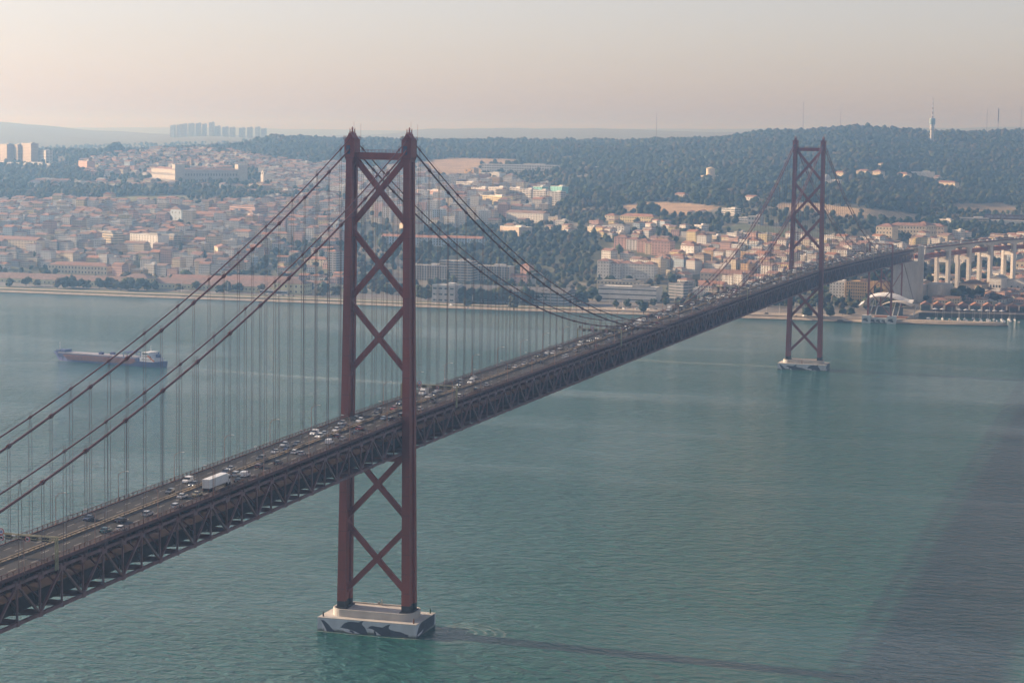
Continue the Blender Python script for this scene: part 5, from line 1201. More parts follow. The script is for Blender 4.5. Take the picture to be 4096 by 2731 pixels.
def viaduct():
    o = empty('concrete_viaduct', (0, 0, 0)); tag(o, 'tall pale concrete viaduct on paired pillars curving away right behind the anchorage', 'viaduct')
    def dirn(i): a = VI[max(i-1, 0)]; c = VI[min(i+1, len(VI)-1)]; return math.atan2(c[1]-a[1], c[0]-a[0])
    for i in range(1, len(VI)):
        x, y = VI[i]; th = dirn(i); nx, ny = -math.sin(th), math.cos(th); zg = float(land_z(x, y)[0])-2; zt = vz(i)-2.6; zm = zt-14
        for s in (1, -1):
            b = MB(); px, py = x+nx*s*7.2, y+ny*s*7.2; b.box((px, py, (zg+zt)/2), (6.0, 3.8, zt-zg), th); b.build('pillar', M['viaduct_concrete'], o)
        b = MB(); b.beam((x-nx*5.2, y-ny*5.2, zm-1.2), (x+nx*5.2, y+ny*5.2, zm-1.2), 5.2, 4.6); b.build('cross_beam', M['viaduct_concrete'], o)
    deck, road, girder, rails = MB(), MB(), MB(), {1: MB(), -1: MB()}
    for i in range(len(VI)-1):
        for k in range(8):
            t0, t1 = k/8, (k+1)/8; a, c = VI[i], VI[i+1]
            p = [a[j]+(c[j]-a[j])*t0 for j in (0, 1)]; q = [a[j]+(c[j]-a[j])*t1 for j in (0, 1)]; z0 = vz(i)+(vz(i+1)-vz(i))*t0; z1 = vz(i)+(vz(i+1)-vz(i))*t1
            th = math.atan2(q[1]-p[1], q[0]-p[0]); nx, ny = -math.sin(th), math.cos(th)
            dep = lambda t: 2.3+4.6*(2*t-1)**2*(1 if i or t > .5 else 1)
            d0, d1 = dep(t0), dep(t1)
            for s in (1, -1):
                w0, w1 = s*7.2-2.2, s*7.2+2.2
                vs = [(p[0]+nx*w, p[1]+ny*w, z) for w, z in ((w0, z0-.8-d0), (w1, z0-.8-d0), (w1, z0-.8), (w0, z0-.8))]+[(q[0]+nx*w, q[1]+ny*w, z) for w, z in ((w0, z1-.8-d1), (w1, z1-.8-d1), (w1, z1-.8), (w0, z1-.8))]
                deck.add(vs, [(0, 1, 2, 3), (7, 6, 5, 4), (0, 4, 5, 1), (1, 5, 6, 2), (2, 6, 7, 3), (3, 7, 4, 0)])
            road.beam((*p, z0-.4), (*q, z1-.4), 24.5, .7)
            for s in (1, -1):
                rails[s].beam((p[0]+nx*12*s, p[1]+ny*12*s, z0+.45), (q[0]+nx*12*s, q[1]+ny*12*s, z1+.45), .25, 1.0)
            zm0, zm1 = z0-10.8, z1-10.8
            for s in (-1, 1): girder.beam((p[0]+nx*4*s, p[1]+ny*4*s, zm0), (q[0]+nx*4*s, q[1]+ny*4*s, zm1), .5, 4.4)
            girder.beam((*p, zm0+2.2), (*q, zm1+2.2), 9.6, .5)
    deck.build('arched_girder', M['viaduct_concrete'], o); road.build('road_deck', M['asphalt2'], o); [rails[s].build('parapet', M['steel'], o) for s in rails]; girder.build('railway_girder', M['steel'], o)
M['asphalt2'] = mat('viaduct_asphalt', (0.05, 0.047, 0.047), 0.85, var=0.3, scale=0.25)
viaduct()

# ------------------------------------------------------------------ pavilion with the sweeping white roof
def wave_pavilion():
    g = P_(*q3(560, 1100), 1556); o = empty('waterfront_pavilion', (g[0], 1556, 4.2), R_(-20)); tag(o, 'white pavilion with sweeping curved roof under the bridge on the quay', 'pavilion')
    b = MB(); n = 12; V = []; W = 62
    for i in range(n+1):
        t = i/n; x = -W/2+W*t; zc = 15+9*math.sin(min(1, t*1.12)*math.pi*.86+.12)*1.0-(4 if t < .1 else 0); wid = 15-5*t
        V += [(x, -wid/2-3*math.sin(t*3), zc-3.5), (x, 0, zc), (x, wid/2+2, zc-2.5)]
    F = [(i*3+k, (i+1)*3+k, (i+1)*3+k+1, i*3+k+1) for i in range(n) for k in (0, 1)]
    up = len(V); b.add(V+[(p[0], p[1], p[2]-.7) for p in V], F+[tuple(up+j for j in f[::-1]) for f in F]); b.build('roof_shell', M['sign_white'], o)
    b = MB(); V = []
    for i in range(9): t = i/8; x = -2+36*t; zc = 11.5+5.5*math.sin(t*2.7+.15); V += [(x, -13, zc-1.5), (x, -6, zc)]
    b.add(V+[(p[0], p[1], p[2]-.6) for p in V], [(i*2, i*2+2, i*2+3, i*2+1) for i in range(8)]+[(18+i*2+1, 18+i*2+3, 18+i*2+2, 18+i*2) for i in range(8)]); b.build('front_canopy', M['concrete'], o)
    for x in (-18, -12, 8, 14, 32):
        b = MB(); b.beam((x, -4, 0), (x+2.5, -2, 15.5 if x < 20 else 12), .9, .9); b.build('strut', M['concrete_white'], o)
    b = MB(); b.col = (.12, .11, .11); b.box((-4, 2, 4.2), (38, 8, 8.4)); b.build('glass_hall', M['glass'], o)
    b = MB(); b.col = (.35, .16, .10); b.box((6, -16, .7), (34, 8, 1.2)); tag(b.build('terracotta_terrace', M['paint'], None, (g[0]+2, 1538, 4.3)), 'low reddish terrace in front of the curved white pavilion', 'terrace')
wave_pavilion()

# ------------------------------------------------------------------ marina: sheds, parasols, boats
def marina():
    for k in range(12):
        x = 32+k*13.2; y = 1640+k*2.6; a = R_(8)
        o = empty('dock_shed', (x, y, 4.2), a); tag(o, f'{ORD[k]} from the left, red dock shed with orange gable by the marina', 'dock shed', 'dock sheds by the marina')
        b = MB(); b.col = (.13, .06, .05) if k % 4 else (.10, .13, .12); walls(b, 0, 0, 0, 10.5, 16, 6.5, 0, -2); b.build('wall', M['paint'], o)
        b = MB(); b.col = ROOFS['orange' if k % 3 else 'terracotta']; roof(b, 0, 0, 0, 10.5, 16, 6.5, 0, 'gable2', .55, .6); b.build('roof', M['tile'], o)
        q = link(bpy.data.objects.new('window', WINDOW)); q.parent = o; q.location = (0, -8.02, 3.0); q.scale = (7.5, 1, 3.2)
    b = MB(); b.lathe((0, 0, 0), [(.07, 0), (.07, 2.4)], 6); pole = b.mesh('parasol_pole', M['grey_metal'])
    b = MB(); b.lathe((0, 0, 2.2), [(2.3, 0), (2.25, .12), (.1, 1.0)], 8); top = b.mesh('parasol_canopy', M['sign_white'])
    for k in range(13):
        x = 44+k*7.6+(10 if k > 1 else 0)+(26 if k > 8 else 0); y = 1624+x*.06
        o = empty('parasol', (x, y, 4.2)); tag(o, f'{ORD[k]} from the left of the white parasols in front of the dock sheds', 'parasol', 'parasols on the marina quay')
        for nm, me in (('pole', pole), ('canopy', top)): c = link(bpy.data.objects.new(nm, me)); c.parent = o; c.scale = (1.35, 1.35, 1.2)
    b = MB(); b.add([(26, 1600, 4.1), (60, 1606, 4.1), (120, 1616, 4.1), (420, 1663, 4.1), (420, 1663, -1), (120, 1616, -1), (60, 1606, -1), (26, 1600, -1)], [(0, 1, 6, 7), (1, 2, 5, 6), (2, 3, 4, 5)])
    tag(b.build('dock_wall', M['dark_stone']), kind='structure')
    hull = MB(); secs = [(-4.2, 1.0, .9), (-2, 1.45, 1.0), (1.5, 1.35, 1.1), (3.6, .6, 1.3), (4.6, .05, 1.45)]
    V = []
    for y, w, h in secs: V += [(-w, y, h), (-w*.6, y, -.3), (w*.6, y, -.3), (w, y, h)]
    hull.add(V, [(i*4+k, i*4+k+1, i*4+k+5, i*4+k+4) for i in range(4) for k in range(3)]+[(i*4+3, i*4, i*4+4, i*4+7) for i in range(4)]+[(0, 3, 2, 1)])
    hm = [hull.mesh('hull', M[k]) for k in ('sign_white', 'sail_blue', 'cream_hull')]
    b = MB(); b.box((0, -.4, 1.35), (1.7, 3.2, .75), 0, .8); cab = b.mesh('cabin', M['sign_white'])
    b = MB(); b.tube([(0, .6, 1), (0, .6, 12.5)], [.13, .09], 5); b.beam((0, .5, 2.4), (0, -3.4, 2.4), .2, .2); b.beam((-1, .6, 8), (1, .6, 8), .06, .06); mst = b.mesh('mast', M['pale_metal'])
    ks = 0
    for row in range(2):
        for k in range(14):
            x = 40+k*7.4+row*3.1+rng.uniform(-1, 1); y = 1540+row*27+k*2.4+rng.uniform(-3, 3)
            if x > 138: continue
            sail = rng.random() < .72; sc = rng.uniform(.85, 1.3); o = empty('sailing_boat' if sail else 'motor_boat', (x, y, 0), R_(rng.uniform(-15, 15)+(180 if row else 0))); o.scale = (sc, sc, sc)
            nm = ORD[k]; tag(o, f"{'white' if True else ''} {'sailing boat with bare mast' if sail else 'motor boat'}, {nm} from the left in the {'back' if row else 'front'} marina row".strip(), 'boat', 'boats in the marina')
            hi = int(rng.choice([0, 0, 0, 1, 2])); 
            if hi: o['label'] = o['label'].replace('white', ('', 'blue', 'cream')[hi], 1)
            for nm2, me in (('hull', hm[hi]), ('cabin', cab))+((('mast', mst),) if sail else ()): c = link(bpy.data.objects.new(nm2, me)); c.parent = o
            ks += 1
M['sail_blue'] = mat('blue_hull', (0.04, 0.07, 0.16), 0.4); M['cream_hull'] = mat('cream_hull', (0.5, 0.42, 0.3), 0.4)
marina()
# warehouses right of the anchorage
for (u, v, w, h, c, rf, n) in ((2128, 672, 60, 10, 'cream', 'brown', 'long brown-roofed shed with cream stripe right of the anchorage block'), (2160, 690, 36, 14, 'white', 'brown', 'white walled shed with brown roof behind the marina sheds'), (2228, 680, 50, 26, 'beige', 'brown', 'hip-roofed brown warehouse behind the right marina'), (2285, 676, 26, 36, 'white', 'grey', 'white gabled hall with tall arched window near the right edge'), (2330, 676, 56, 30, 'white', 'grey', 'pale blue-grey hall with dark letter shape at the right edge'), (2352, 620, 40, 18, 'cream', 'terracotta', 'cream house at the right edge below the viaduct')):
    lm('warehouse', n, 'warehouse', u, v, w, h, 22, -16, c, rf, 'gable2' if 'gabled' in n else ('flat' if 'hall' in n else 'hip'), win=(4, 1), wsize=(2, 3))
def letter_hall():
    g = G(2296, 672); o = None
    b = MB(); b.beam((-5, 0, 0), (0, 0, 16), 2.4, 1); b.beam((5, 0, 0), (0, 0, 16), 2.4, 1); b.box((0, 0, 6), (7, .8, 2.2))
    tag(b.build('letter_sign', M['navy'], None, (g[0]+4, g[1]-6, g[2]), ), 'large dark letter A standing on the white hall near the right edge', 'sign')
letter_hall()
def banner():
    x, y, z = front(2312, 520, 10, R_(-4)); s = scale_at(x, y); o = empty('banner_hall', (x, y, z), R_(-4)); tag(o, 'white hall below a long dark red banner with pale capitals at the right edge', 'hall')
    W = 108/s; b = MB(); b.col = WALLS['white']; walls(b, 0, 0, 0, W, 16, 13/s, 0); b.build('wall', M['paint'], o)
    b = MB(); b.box((-2/s, -9, 20/s), (94/s, .5, 11/s)); bn = b.build('banner', mat('banner_red', (0.17, 0.05, 0.055), .7, var=.05), o)
    cu = bpy.data.curves.new('banner_text', 'FONT'); cu.body = 'CHEIRA SUPER BEM, CHEIRA A LISBOA'; cu.size = 7.6/s; cu.align_x = 'LEFT'; cu.align_y = 'CENTER'; cu.extrude = .02; cu.space_character = 1.0
    t = bpy.data.objects.new('banner_text', cu); COL.objects.link(t); bpy.context.view_layer.update(); me = bpy.data.meshes.new_from_object(t); wt = max(v.co.x for v in me.vertices)
    bpy.data.objects.remove(t); me.name = 'banner_text'; me.materials.clear(); me.materials.append(M['sign_white']); q = link(bpy.data.objects.new('banner_text', me)); q.parent = bn; k = min(1.0, 86/s/wt)
    q.location = (-46/s, -9.35, 20/s); q.rotation_euler = (math.pi/2, 0, 0); q.scale = (k, 1.0, 1)
banner()
# riverside pontoon
b = MB(); b.box((0, 0, .7), (17, 6, 1.8)); b.box((-3, 0, 2.2), (6, 3, 1.4)); 
x, y, z = G(1936, 741); tag(b.build('pontoon', M['black'], None, (P_(1936, 743, 1486)[0], 1486, 0)), 'dark floating pontoon moored at the quay right of the far tower', 'pontoon')

# ------------------------------------------------------------------ lamps
def lamp_meshes():
    b = MB(); b.tube([(0, 0, 0), (0, 0, 1.1)], .2, 8); b.tube([(0, 0, 1.1), (0, 0, 8.6)], [.12, .08], 6); pole = b.mesh('pole', M['lamp_post'])
    b = MB(); b.tube([(0, 0, 8.3), (-.9, 0, 9.1), (-2.4, 0, 9.5)], .07, 5); b.tube([(0, 0, 7.5), (-.9, 0, 9.05)], .04, 4); arm = b.mesh('arm', M['lamp_post'])
    b = MB(); b.box((-2.9, 0, 9.5), (1.1, .42, .26), 0, .8); hd = b.mesh('lamp_head', M['pale_metal']); return (('pole', pole), ('arm', arm), ('lamp_head', hd))
M['lamp_post'] = mat('lamp_post_paint', (0.30, 0.17, 0.13), 0.5)
LMP = lamp_meshes()
def lamps():
    for sx, y0, side in ((1, 16.5, 'near'), (-1, -1.4, 'far')):
        for k in range(-11, 46):
            y = y0+38.2*k
            if y < -330 or y > L_+690: continue
            if min(abs(y), abs(y-L_)) < 6: continue
            o = empty('street_lamp', (11.45*sx, y, zr(y)-.2), 0 if sx > 0 else math.pi)
            rel = (f'{ORD[int(abs(y)//38.2)]} {"before" if y < 0 else "beyond"} the near tower' if y < L_ else f'{ORD[int((y-L_)//38.2)]} beyond the far tower')
            tag(o, f'curved-arm street lamp on the {side} rail, {rel}', 'street lamp', 'street lamps along the bridge rails')
            for nm, me in LMP: c = link(bpy.data.objects.new(nm, me)); c.parent = o
    b = MB(); b.tube([(0, 0, 0), (0, 0, 12)], [.16, .09], 5); b.box((0, 0, 12.1), (1.6, .5, .25)); me = b.mesh('park_lamp', M['pale_metal'])
    for k, (u, v) in enumerate(((101,660),(206,663),(312,667),(417,671),(523,674),(628,679),(735,682),(1000,700),(1085,704),(1200,707),(1315,712),(1478,714),(1560,718),(1650,722),(1760,722),(1790,726),(1826,722),(1875,722),(1890,724),(1915,718),(2010,712),(1430,708),(1400,700))):
        g = G(u, v); o = link(bpy.data.objects.new('street_lamp', me)); o.location = g; tag(o, f'tall pale lamp post on the far promenade, {ORD[k] if k < 20 else "late"} from the left' if k < 12 else f'tall pale lamp post on the far quay, {ORD[k-12]} right of the riverside museum front', 'street lamp', 'lamp posts on the far promenade')
lamps()

# ------------------------------------------------------------------ sign gantries
def disc(b, x, y, z, r, t): 
    pts = [(x+r*math.cos(2*math.pi*k/20), z+r*math.sin(2*math.pi*k/20)) for k in range(20)]; b.xz(pts, y-t, y)
def gantry(y, where_, face):
    z = zr(y); o = empty('sign_gantry', (0, y, z)); tag(o, f'overhead sign gantry with lane signals {where_}', 'sign gantry', 'lane signal gantries over the bridge road')
    for sx in (-1, 1):
        b = MB()
        for dy in (-.55, .55): b.box((11.9*sx, dy, 1.6), (.35, .3, 8.6))
        for k in range(5): b.beam((11.9*sx, -.55, -1.5+k*1.6), (11.9*sx, .55, -.3+k*1.6), .08, .08)
        b.build('post', M['gantry'], o)
    b = MB()
    for dy in (-.55, .55): b.box((0, dy, 5.95), (24.2, .22, .3)); b.box((0, dy, 5.1), (24.2, .14, .16))
    for k in range(16): b.beam((-12+k*1.5, -.55, 5.1), (-11.25+k*1.5, -.55, 5.9), .08, .08); b.beam((-11.25+k*1.5, .55, 5.9), (-10.5+k*1.5, .55, 5.1), .08, .08)
    b.build('beam', M['gantry'], o)
    for x in (-8.4, -5.2, -2.0, 2.2, 5.4, 8.6):
        b = MB(); b.box((x, 0, 5.2), (1.7, .9, 1.2)); b.box((x, -.5, 5.75), (1.75, .3, .1)); b.build('lane_signal', M['black'], o)
    for x, zz, r, kind in ((-3.9, 6.6, .85, 'tri'), (-3.8, 5.0, .72, 'car'), (3.8, 5.1, .72, 'car'), (-10.5, 6.7, .8, 'back')):
        b = MB(); disc(b, x, -.62, zz, r, .08); b.build('sign_ring', M['sign_red' if kind != 'back' else 'grey_metal'], o)
        if kind == 'back': continue
        b = MB(); disc(b, x, -.71, zz, r*.78, .03); s = b.build('sign_face', M['sign_white'], o)
        b = MB()
        if kind == 'tri': b.xz([(x-.36, zz-.3), (x+.36, zz-.3), (x, zz+.4)], -.78, -.745)
        else: b.xz([(x-.4, zz-.28), (x+.4, zz-.28), (x+.4, zz+.05), (x+.2, zz+.05), (x+.12, zz+.3), (x-.3, zz+.3), (x-.4, zz+.1)], -.78, -.745)
        b.build('sign_symbol', M['sign_blue'] if kind == 'tri' else M['black'], s)
M['gantry'] = mat('gantry_paint', (0.34, 0.30, 0.18), 0.6)
gantry(-273, 'at the lower left edge', -1); gantry(59, 'just beyond the near tower', -1); gantry(335, 'a third of the way to the far tower', -1); gantry(690, 'two thirds of the way to the far tower', -1); gantry(L_+330, 'on the side span beyond the far tower', -1)
# ------------------------------------------------------------------ vehicles
PAINT = {'white': (0.72, 0.72, 0.70), 'silver': (0.42, 0.43, 0.44), 'dark grey': (0.07, 0.075, 0.085), 'black': (0.018, 0.019, 0.022), 'dark blue': (0.025, 0.035, 0.075), 'red': (0.30, 0.035, 0.025), 'dark red': (0.13, 0.022, 0.022), 'light blue': (0.35, 0.45, 0.55), 'teal': (0.02, 0.09, 0.085), 'cream': (0.55, 0.48, 0.30), 'olive': (0.14, 0.13, 0.09)}
CARP = {}
for k, c in PAINT.items():
    m = mat('car_paint_'+k.replace(' ', '_'), c, 0.3, 0.0, var=.03); m.node_tree.nodes['Principled BSDF'].inputs['Coat Weight'].default_value = .5; CARP[k] = m
M['car_glass'] = mat('car_glass', (0.02, 0.024, 0.03), 0.12, var=.02); M['tyre'] = mat('tyre_rubber', (0.02, 0.02, 0.02), 0.9); M['rim'] = mat('wheel_rim', (0.35, 0.35, 0.36), 0.4, .6)
M['headlight'] = emis('lit_headlight', (1.0, 0.93, 0.8), 1.6); M['lamp_off'] = mat('headlight_glass', (.55, .56, .58), .2); M['taillight'] = mat('tail_light', (0.35, 0.02, 0.015), 0.3)
# side outlines (y forward, z up) of body and of the glasshouse: front at +y
TYPES = {
 'hatchback': dict(L=4.0, W=1.72, body=[(-2,.35),(-2.0,.95),(-1.85,1.0),(.85,.98),(1.75,.82),(2.0,.62),(2.0,.3)], cab=[(-1.95,.98),(-1.6,1.46),(.05,1.5),(.95,.97)]),
 'saloon': dict(L=4.5, W=1.76, body=[(-2.25,.35),(-2.25,.92),(-1.3,1.0),(.95,.96),(2.0,.82),(2.25,.62),(2.25,.3)], cab=[(-1.75,.97),(-1.05,1.4),(.25,1.42),(1.15,.95)]),
 'estate car': dict(L=4.6, W=1.78, body=[(-2.3,.35),(-2.3,.98),(-2.1,1.02),(.95,.98),(2.0,.83),(2.3,.62),(2.3,.3)], cab=[(-2.25,.99),(-1.95,1.46),(.2,1.5),(1.15,.96)]),
 'off-roader': dict(L=4.5, W=1.86, body=[(-2.25,.45),(-2.25,1.1),(-2.1,1.14),(.8,1.12),(1.95,1.02),(2.25,.8),(2.25,.4)], cab=[(-2.2,1.11),(-2.0,1.7),(.15,1.74),(1.0,1.1)]),
 'van': dict(L=4.6, W=1.85, body=[(-2.3,.4),(-2.3,1.78),(-2.2,1.86),(.15,1.9),(.45,1.8),(1.2,1.15),(2.15,.98),(2.3,.7),(2.3,.35)], cab=[(.05,1.12),(.2,1.82),(.5,1.78),(1.25,1.12)]),
 'box van': dict(L=6.4, W=2.2, body=[(-3.2,.5),(-3.2,2.95),(.9,3.05),(1.3,2.6),(1.5,2.3),(2.2,1.5),(3.0,1.3),(3.2,.9),(3.2,.45)], cab=[(1.2,1.45),(1.35,2.2),(1.6,2.18),(2.3,1.42)]),
 'pickup': dict(L=5.1, W=1.85, body=[(-2.5,.5),(-2.5,1.05),(-.6,1.08),(.9,1.08),(2.2,.98),(2.5,.75),(2.5,.4)], cab=[(-.65,1.05),(-.5,1.68),(.45,1.7),(1.15,1.05)]),
}
CM = {}
def taper(pts, w, wt, zlo, zhi):
    """side outline swept across the width, narrowing towards the top"""
    n = len(pts); V = []
    for s in (-1, 1):
        for y, z in pts: t = min(1, max(0, (z-zlo)/max(.01, zhi-zlo))); V.append((s*(w/2*(1-t)+wt/2*t), y, z))
    return V, [tuple(range(n))[::-1] if False else tuple(range(n)), tuple(range(n, 2*n))[::-1]]+[((i+1) % n, i, n+i, n+(i+1) % n) for i in range(n)]
def car_parts(kind, paint):
    key = (kind, paint)
    if key in CM: return CM[key]
    T = TYPES[kind]; P = []; W = T['W']; H = max(p[1] for p in T['body'])
    b = MB(); b.add(*taper(T['body'], W, W*.93, .6, H))
    if kind not in ('van', 'box van'):                # roof panel over the glasshouse
        c = T['cab']; zt = c[1][1]; b.add(*taper([(c[1][0]+.06, zt-.02), (c[1][0]+.14, zt+.05), (c[2][0]-.1, zt+.06), (c[2][0]-.02, zt-.02)], W*.76, W*.72, zt, zt+.06))
    else: pass
    if kind == 'pickup': b.mi = 0
    P.append(('body', b.mesh('body', CARP[paint])))
    b = MB(); c = T['cab']; w0 = W*.955 if kind not in ('van', 'box van') else W*.985
    b.add(*taper(c, w0, W*.76 if kind not in ('van', 'box van') else W*.965, c[0][1], c[1][1])); P.append(('glasshouse', b.mesh('glasshouse', M['car_glass'])))
    CM[key] = P; return P
def _wheel():
    b = MB(); pts = [(.33*math.cos(2*math.pi*k/14), .33+.33*math.sin(2*math.pi*k/14)) for k in range(14)]; b.yz(pts, -.11, .11); t = b.mesh('wheel', M['tyre'])
    b = MB(); pts = [(.2*math.cos(2*math.pi*k/10), .33+.2*math.sin(2*math.pi*k/10)) for k in range(10)]; b.yz(pts, -.12, .12); return t, b.mesh('rim', M['rim'])
WHEEL, RIM = _wheel()
_b = MB(); _b.box((0, 0, 0), (.3, .1, .15)); LAMPS = {k: _b.mesh(k, M[m]) for k, m in (('headlight_on', 'headlight'), ('headlight', 'lamp_off'), ('tail_light', 'taillight'))}
_b = MB(); _b.box((0, 0, 0), (.5, .04, .13)); PLATE = _b.mesh('number_plate', M['sign_white'])
def put_car(kind, paint, x, y, rz, full=True, lit=False):
    T = TYPES[kind]; o = empty({'saloon': 'car', 'hatchback': 'car', 'estate car': 'car', 'off-roader': 'car', 'van': 'van', 'box van': 'delivery_van', 'pickup': 'pickup_truck'}[kind], (x, y, zr(y)+.01), rz)
    slope = math.atan((zr(y+1)-zr(y-1))/2); o.rotation_euler = (slope if abs(rz) < 1 else -slope, 0, rz)
    for nm, me in car_parts(kind, paint): c = link(bpy.data.objects.new(nm, me)); c.parent = o
    h = T['L']/2; zl = .78 if kind not in ('off-roader', 'box van') else .95
    for s in (-1, 1):
        c = link(bpy.data.objects.new('headlight', LAMPS['headlight_on' if lit else 'headlight'])); c.parent = o; c.location = (s*T['W']*.36, h-.03, zl-.08)
        if full:
            c = link(bpy.data.objects.new('tail_light', LAMPS['tail_light'])); c.parent = o; c.location = (s*T['W']*.4, -h-.0, zl+.05)
    if full:
        for s in (-1, 1):
            for yy in (-h*.6, h*.62):
                c = link(bpy.data.objects.new('wheel', WHEEL)); c.parent = o; c.location = (s*(T['W']/2-.1), yy, 0)
                d = link(bpy.data.objects.new('rim', RIM)); d.parent = c
        c = link(bpy.data.objects.new('number_plate', PLATE)); c.parent = o; c.location = (0, -h-.01, .6)
    return o
def deck_at(px, py, h=.7):
    """road position of a vehicle seen at a point of the 4096 wide photo"""
    d = Rf+((px-2048)/FPX)*Rr-((py-1365.5)/FPX)*Ru; lo = 10.; t = 1000.
    for _ in range(30):
        P = CAMP+t*d; t += (zr(P[1])+h-P[2])/d[2]*.9
    P = CAMP+t*d; return P[0], P[1]
c4_ = lambda x, y: (x/1.7213, 1300+y/1.7213); c8_ = lambda x, y: (1240+x/4.2, 1560+y/4.2)
z3_ = lambda x, y: (2200+x/6.533, 1260+y/6.533); z4_ = lambda x, y: (2000+x/7.84, 1400+y/7.84); z5_ = lambda x, y: (1640+x/7.128, 1500+y/7.128)
H, S, E_, O, V_ = 'hatchback', 'saloon', 'estate car', 'off-roader', 'van'
SEEN = [  # picture position, kind, colour, S = coming towards us, N = driving away
 (c4_, 612, 1325, S, 'dark blue', 'S'), (c4_, 1292, 1068, V_, 'white', 'S'), (c4_, 1172, 1142, H, 'dark grey', 'S'), (c4_, 1360, 1095, H, 'dark grey', 'S'), (c4_, 1586, 985, S, 'silver', 'S'), (c4_, 1580, 1012, H, 'dark blue', 'S'),
 (c4_, 1822, 918, O, 'dark grey', 'S'), (c4_, 1958, 820, E_, 'silver', 'S'), (c4_, 2045, 815, H, 'dark grey', 'S'), (c4_, 1898, 868, S, 'silver', 'S'), (c4_, 1957, 865, H, 'dark blue', 'S'), (c4_, 2165, 742, V_, 'white', 'S'), (c4_, 2227, 745, H, 'light blue', 'S'), (c4_, 2230, 765, O, 'white', 'S'),
 (c4_, 727, 1408, S, 'teal', 'N'), (c4_, 842, 1395, H, 'white', 'N'), (c4_, 832, 1340, S, 'black', 'N'), (c4_, 1018, 1293, E_, 'silver', 'N'), (c4_, 1215, 1240, E_, 'silver', 'N'), (c4_, 1255, 1173, S, 'white', 'N'), (c4_, 1358, 1158, S, 'cream', 'N'), (c4_, 1632, 1025, O, 'silver', 'N'), (c4_, 1690, 1027, V_, 'white', 'N'), (c4_, 1645, 1065, S, 'black', 'N'),
 (c4_, 1787, 968, H, 'dark red', 'N'), (c4_, 1918, 945, H, 'black', 'N'), (c4_, 2032, 870, H, 'white', 'N'), (c4_, 2080, 880, H, 'silver', 'N'), (c4_, 2270, 803, V_, 'white', 'N'),
 (c8_, 535, 555, O, 'silver', 'S'), (c8_, 565, 605, H, 'dark grey', 'S'), (c8_, 540, 670, H, 'white', 'S'), (c8_, 755, 480, O, 'black', 'S'), (c8_, 840, 510, O, 'white', 'S'), (c8_, 1150, 345, O, 'dark grey', 'S'), (c8_, 1405, 305, H, 'red', 'S'), (c8_, 1500, 215, H, 'dark blue', 'S'), (c8_, 1210, 415, H, 'cream', 'S'),
 (c8_, 1245, 465, S, 'light blue', 'N'), (c8_, 1350, 485, H, 'black', 'N'), (c8_, 1540, 415, H, 'dark grey', 'N'), (c8_, 835, 635, S, 'red', 'N'), (c8_, 470, 765, H, 'dark red', 'N'), (c8_, 775, 710, S, 'dark grey', 'N'), (c8_, 555, 808, H, 'silver', 'N'),
 (z5_, 385, 520, 'box van', 'white', 'S'), (z5_, 530, 605, S, 'white', 'S'), (z5_, 790, 560, O, 'dark grey', 'S'), (z5_, 790, 430, S, 'silver', 'S'), (z5_, 240, 760, H, 'white', 'S'), (z5_, 1415, 190, O, 'black', 'S'), (z5_, 1425, 260, H, 'dark grey', 'S'), (z5_, 1400, 345, H, 'silver', 'S'), (z5_, 1815, 65, S, 'white', 'S'), (z5_, 1795, 195, V_, 'white', 'S'),
 (z5_, 635, 735, 'pickup', 'dark grey', 'N'), (z5_, 295, 955, H, 'silver', 'N'), (z5_, 1420, 585, H, 'white', 'N'), (z5_, 1905, 415, O, 'black', 'N'), (z5_, 2195, 265, H, 'silver', 'N'),
 (z4_, 265, 545, O, 'dark grey', 'S'), (z4_, 455, 560, S, 'white', 'S'), (z4_, 815, 430, S, 'silver', 'S'), (z4_, 1085, 335, H, 'dark blue', 'S'), (z4_, 1180, 175, S, 'black', 'S'), (z4_, 1480, 70, H, 'white', 'S'), (z4_, 1660, 80, S, 'white', 'S'), (z4_, 1485, 195, O, 'black', 'S'), (z4_, 1310, 365, S, 'black', 'N'), (z4_, 1995, 212, H, 'white', 'N'),
 (z3_, 260, 862, H, 'silver', 'S'), (z3_, 640, 800, H, 'dark blue', 'S'), (z3_, 595, 862, S, 'olive', 'S'), (z3_, 650, 922, S, 'silver', 'N'), (z3_, 840, 670, S, 'dark grey', 'S'), (z3_, 825, 772, V_, 'white', 'S'), (z3_, 1025, 662, H, 'silver', 'S'), (z3_, 1140, 677, H, 'dark grey', 'S'), (z3_, 1250, 597, E_, 'silver', 'S'), (z3_, 960, 812, H, 'black', 'N'), (z3_, 985, 855, S, 'dark grey', 'N'), (z3_, 1220, 783, S, 'dark red', 'N'),
 (z3_, 355, 1088, H, 'white', 'N'), (z3_, 1455, 517, S, 'dark blue', 'S'), (z3_, 1520, 552, O, 'black', 'S'), (z3_, 1605, 472, E_, 'silver', 'S'), (z3_, 1700, 492, O, 'dark grey', 'S'), (z3_, 1540, 672, H, 'silver', 'N'), (z3_, 1890, 430, H, 'dark blue', 'S'), (z3_, 1905, 370, S, 'dark red', 'S'), (z3_, 2115, 348, V_, 'white', 'S'), (z3_, 2150, 392, H, 'black', 'S'), (z3_, 2080, 302, S, 'white', 'S'), (z3_, 2245, 272, O, 'silver', 'S'), (z3_, 2240, 318, H, 'dark grey', 'S'), (z3_, 2345, 215, 'box van', 'white', 'S'), (z3_, 2095, 488, S, 'black', 'N'),
]
CARS = []
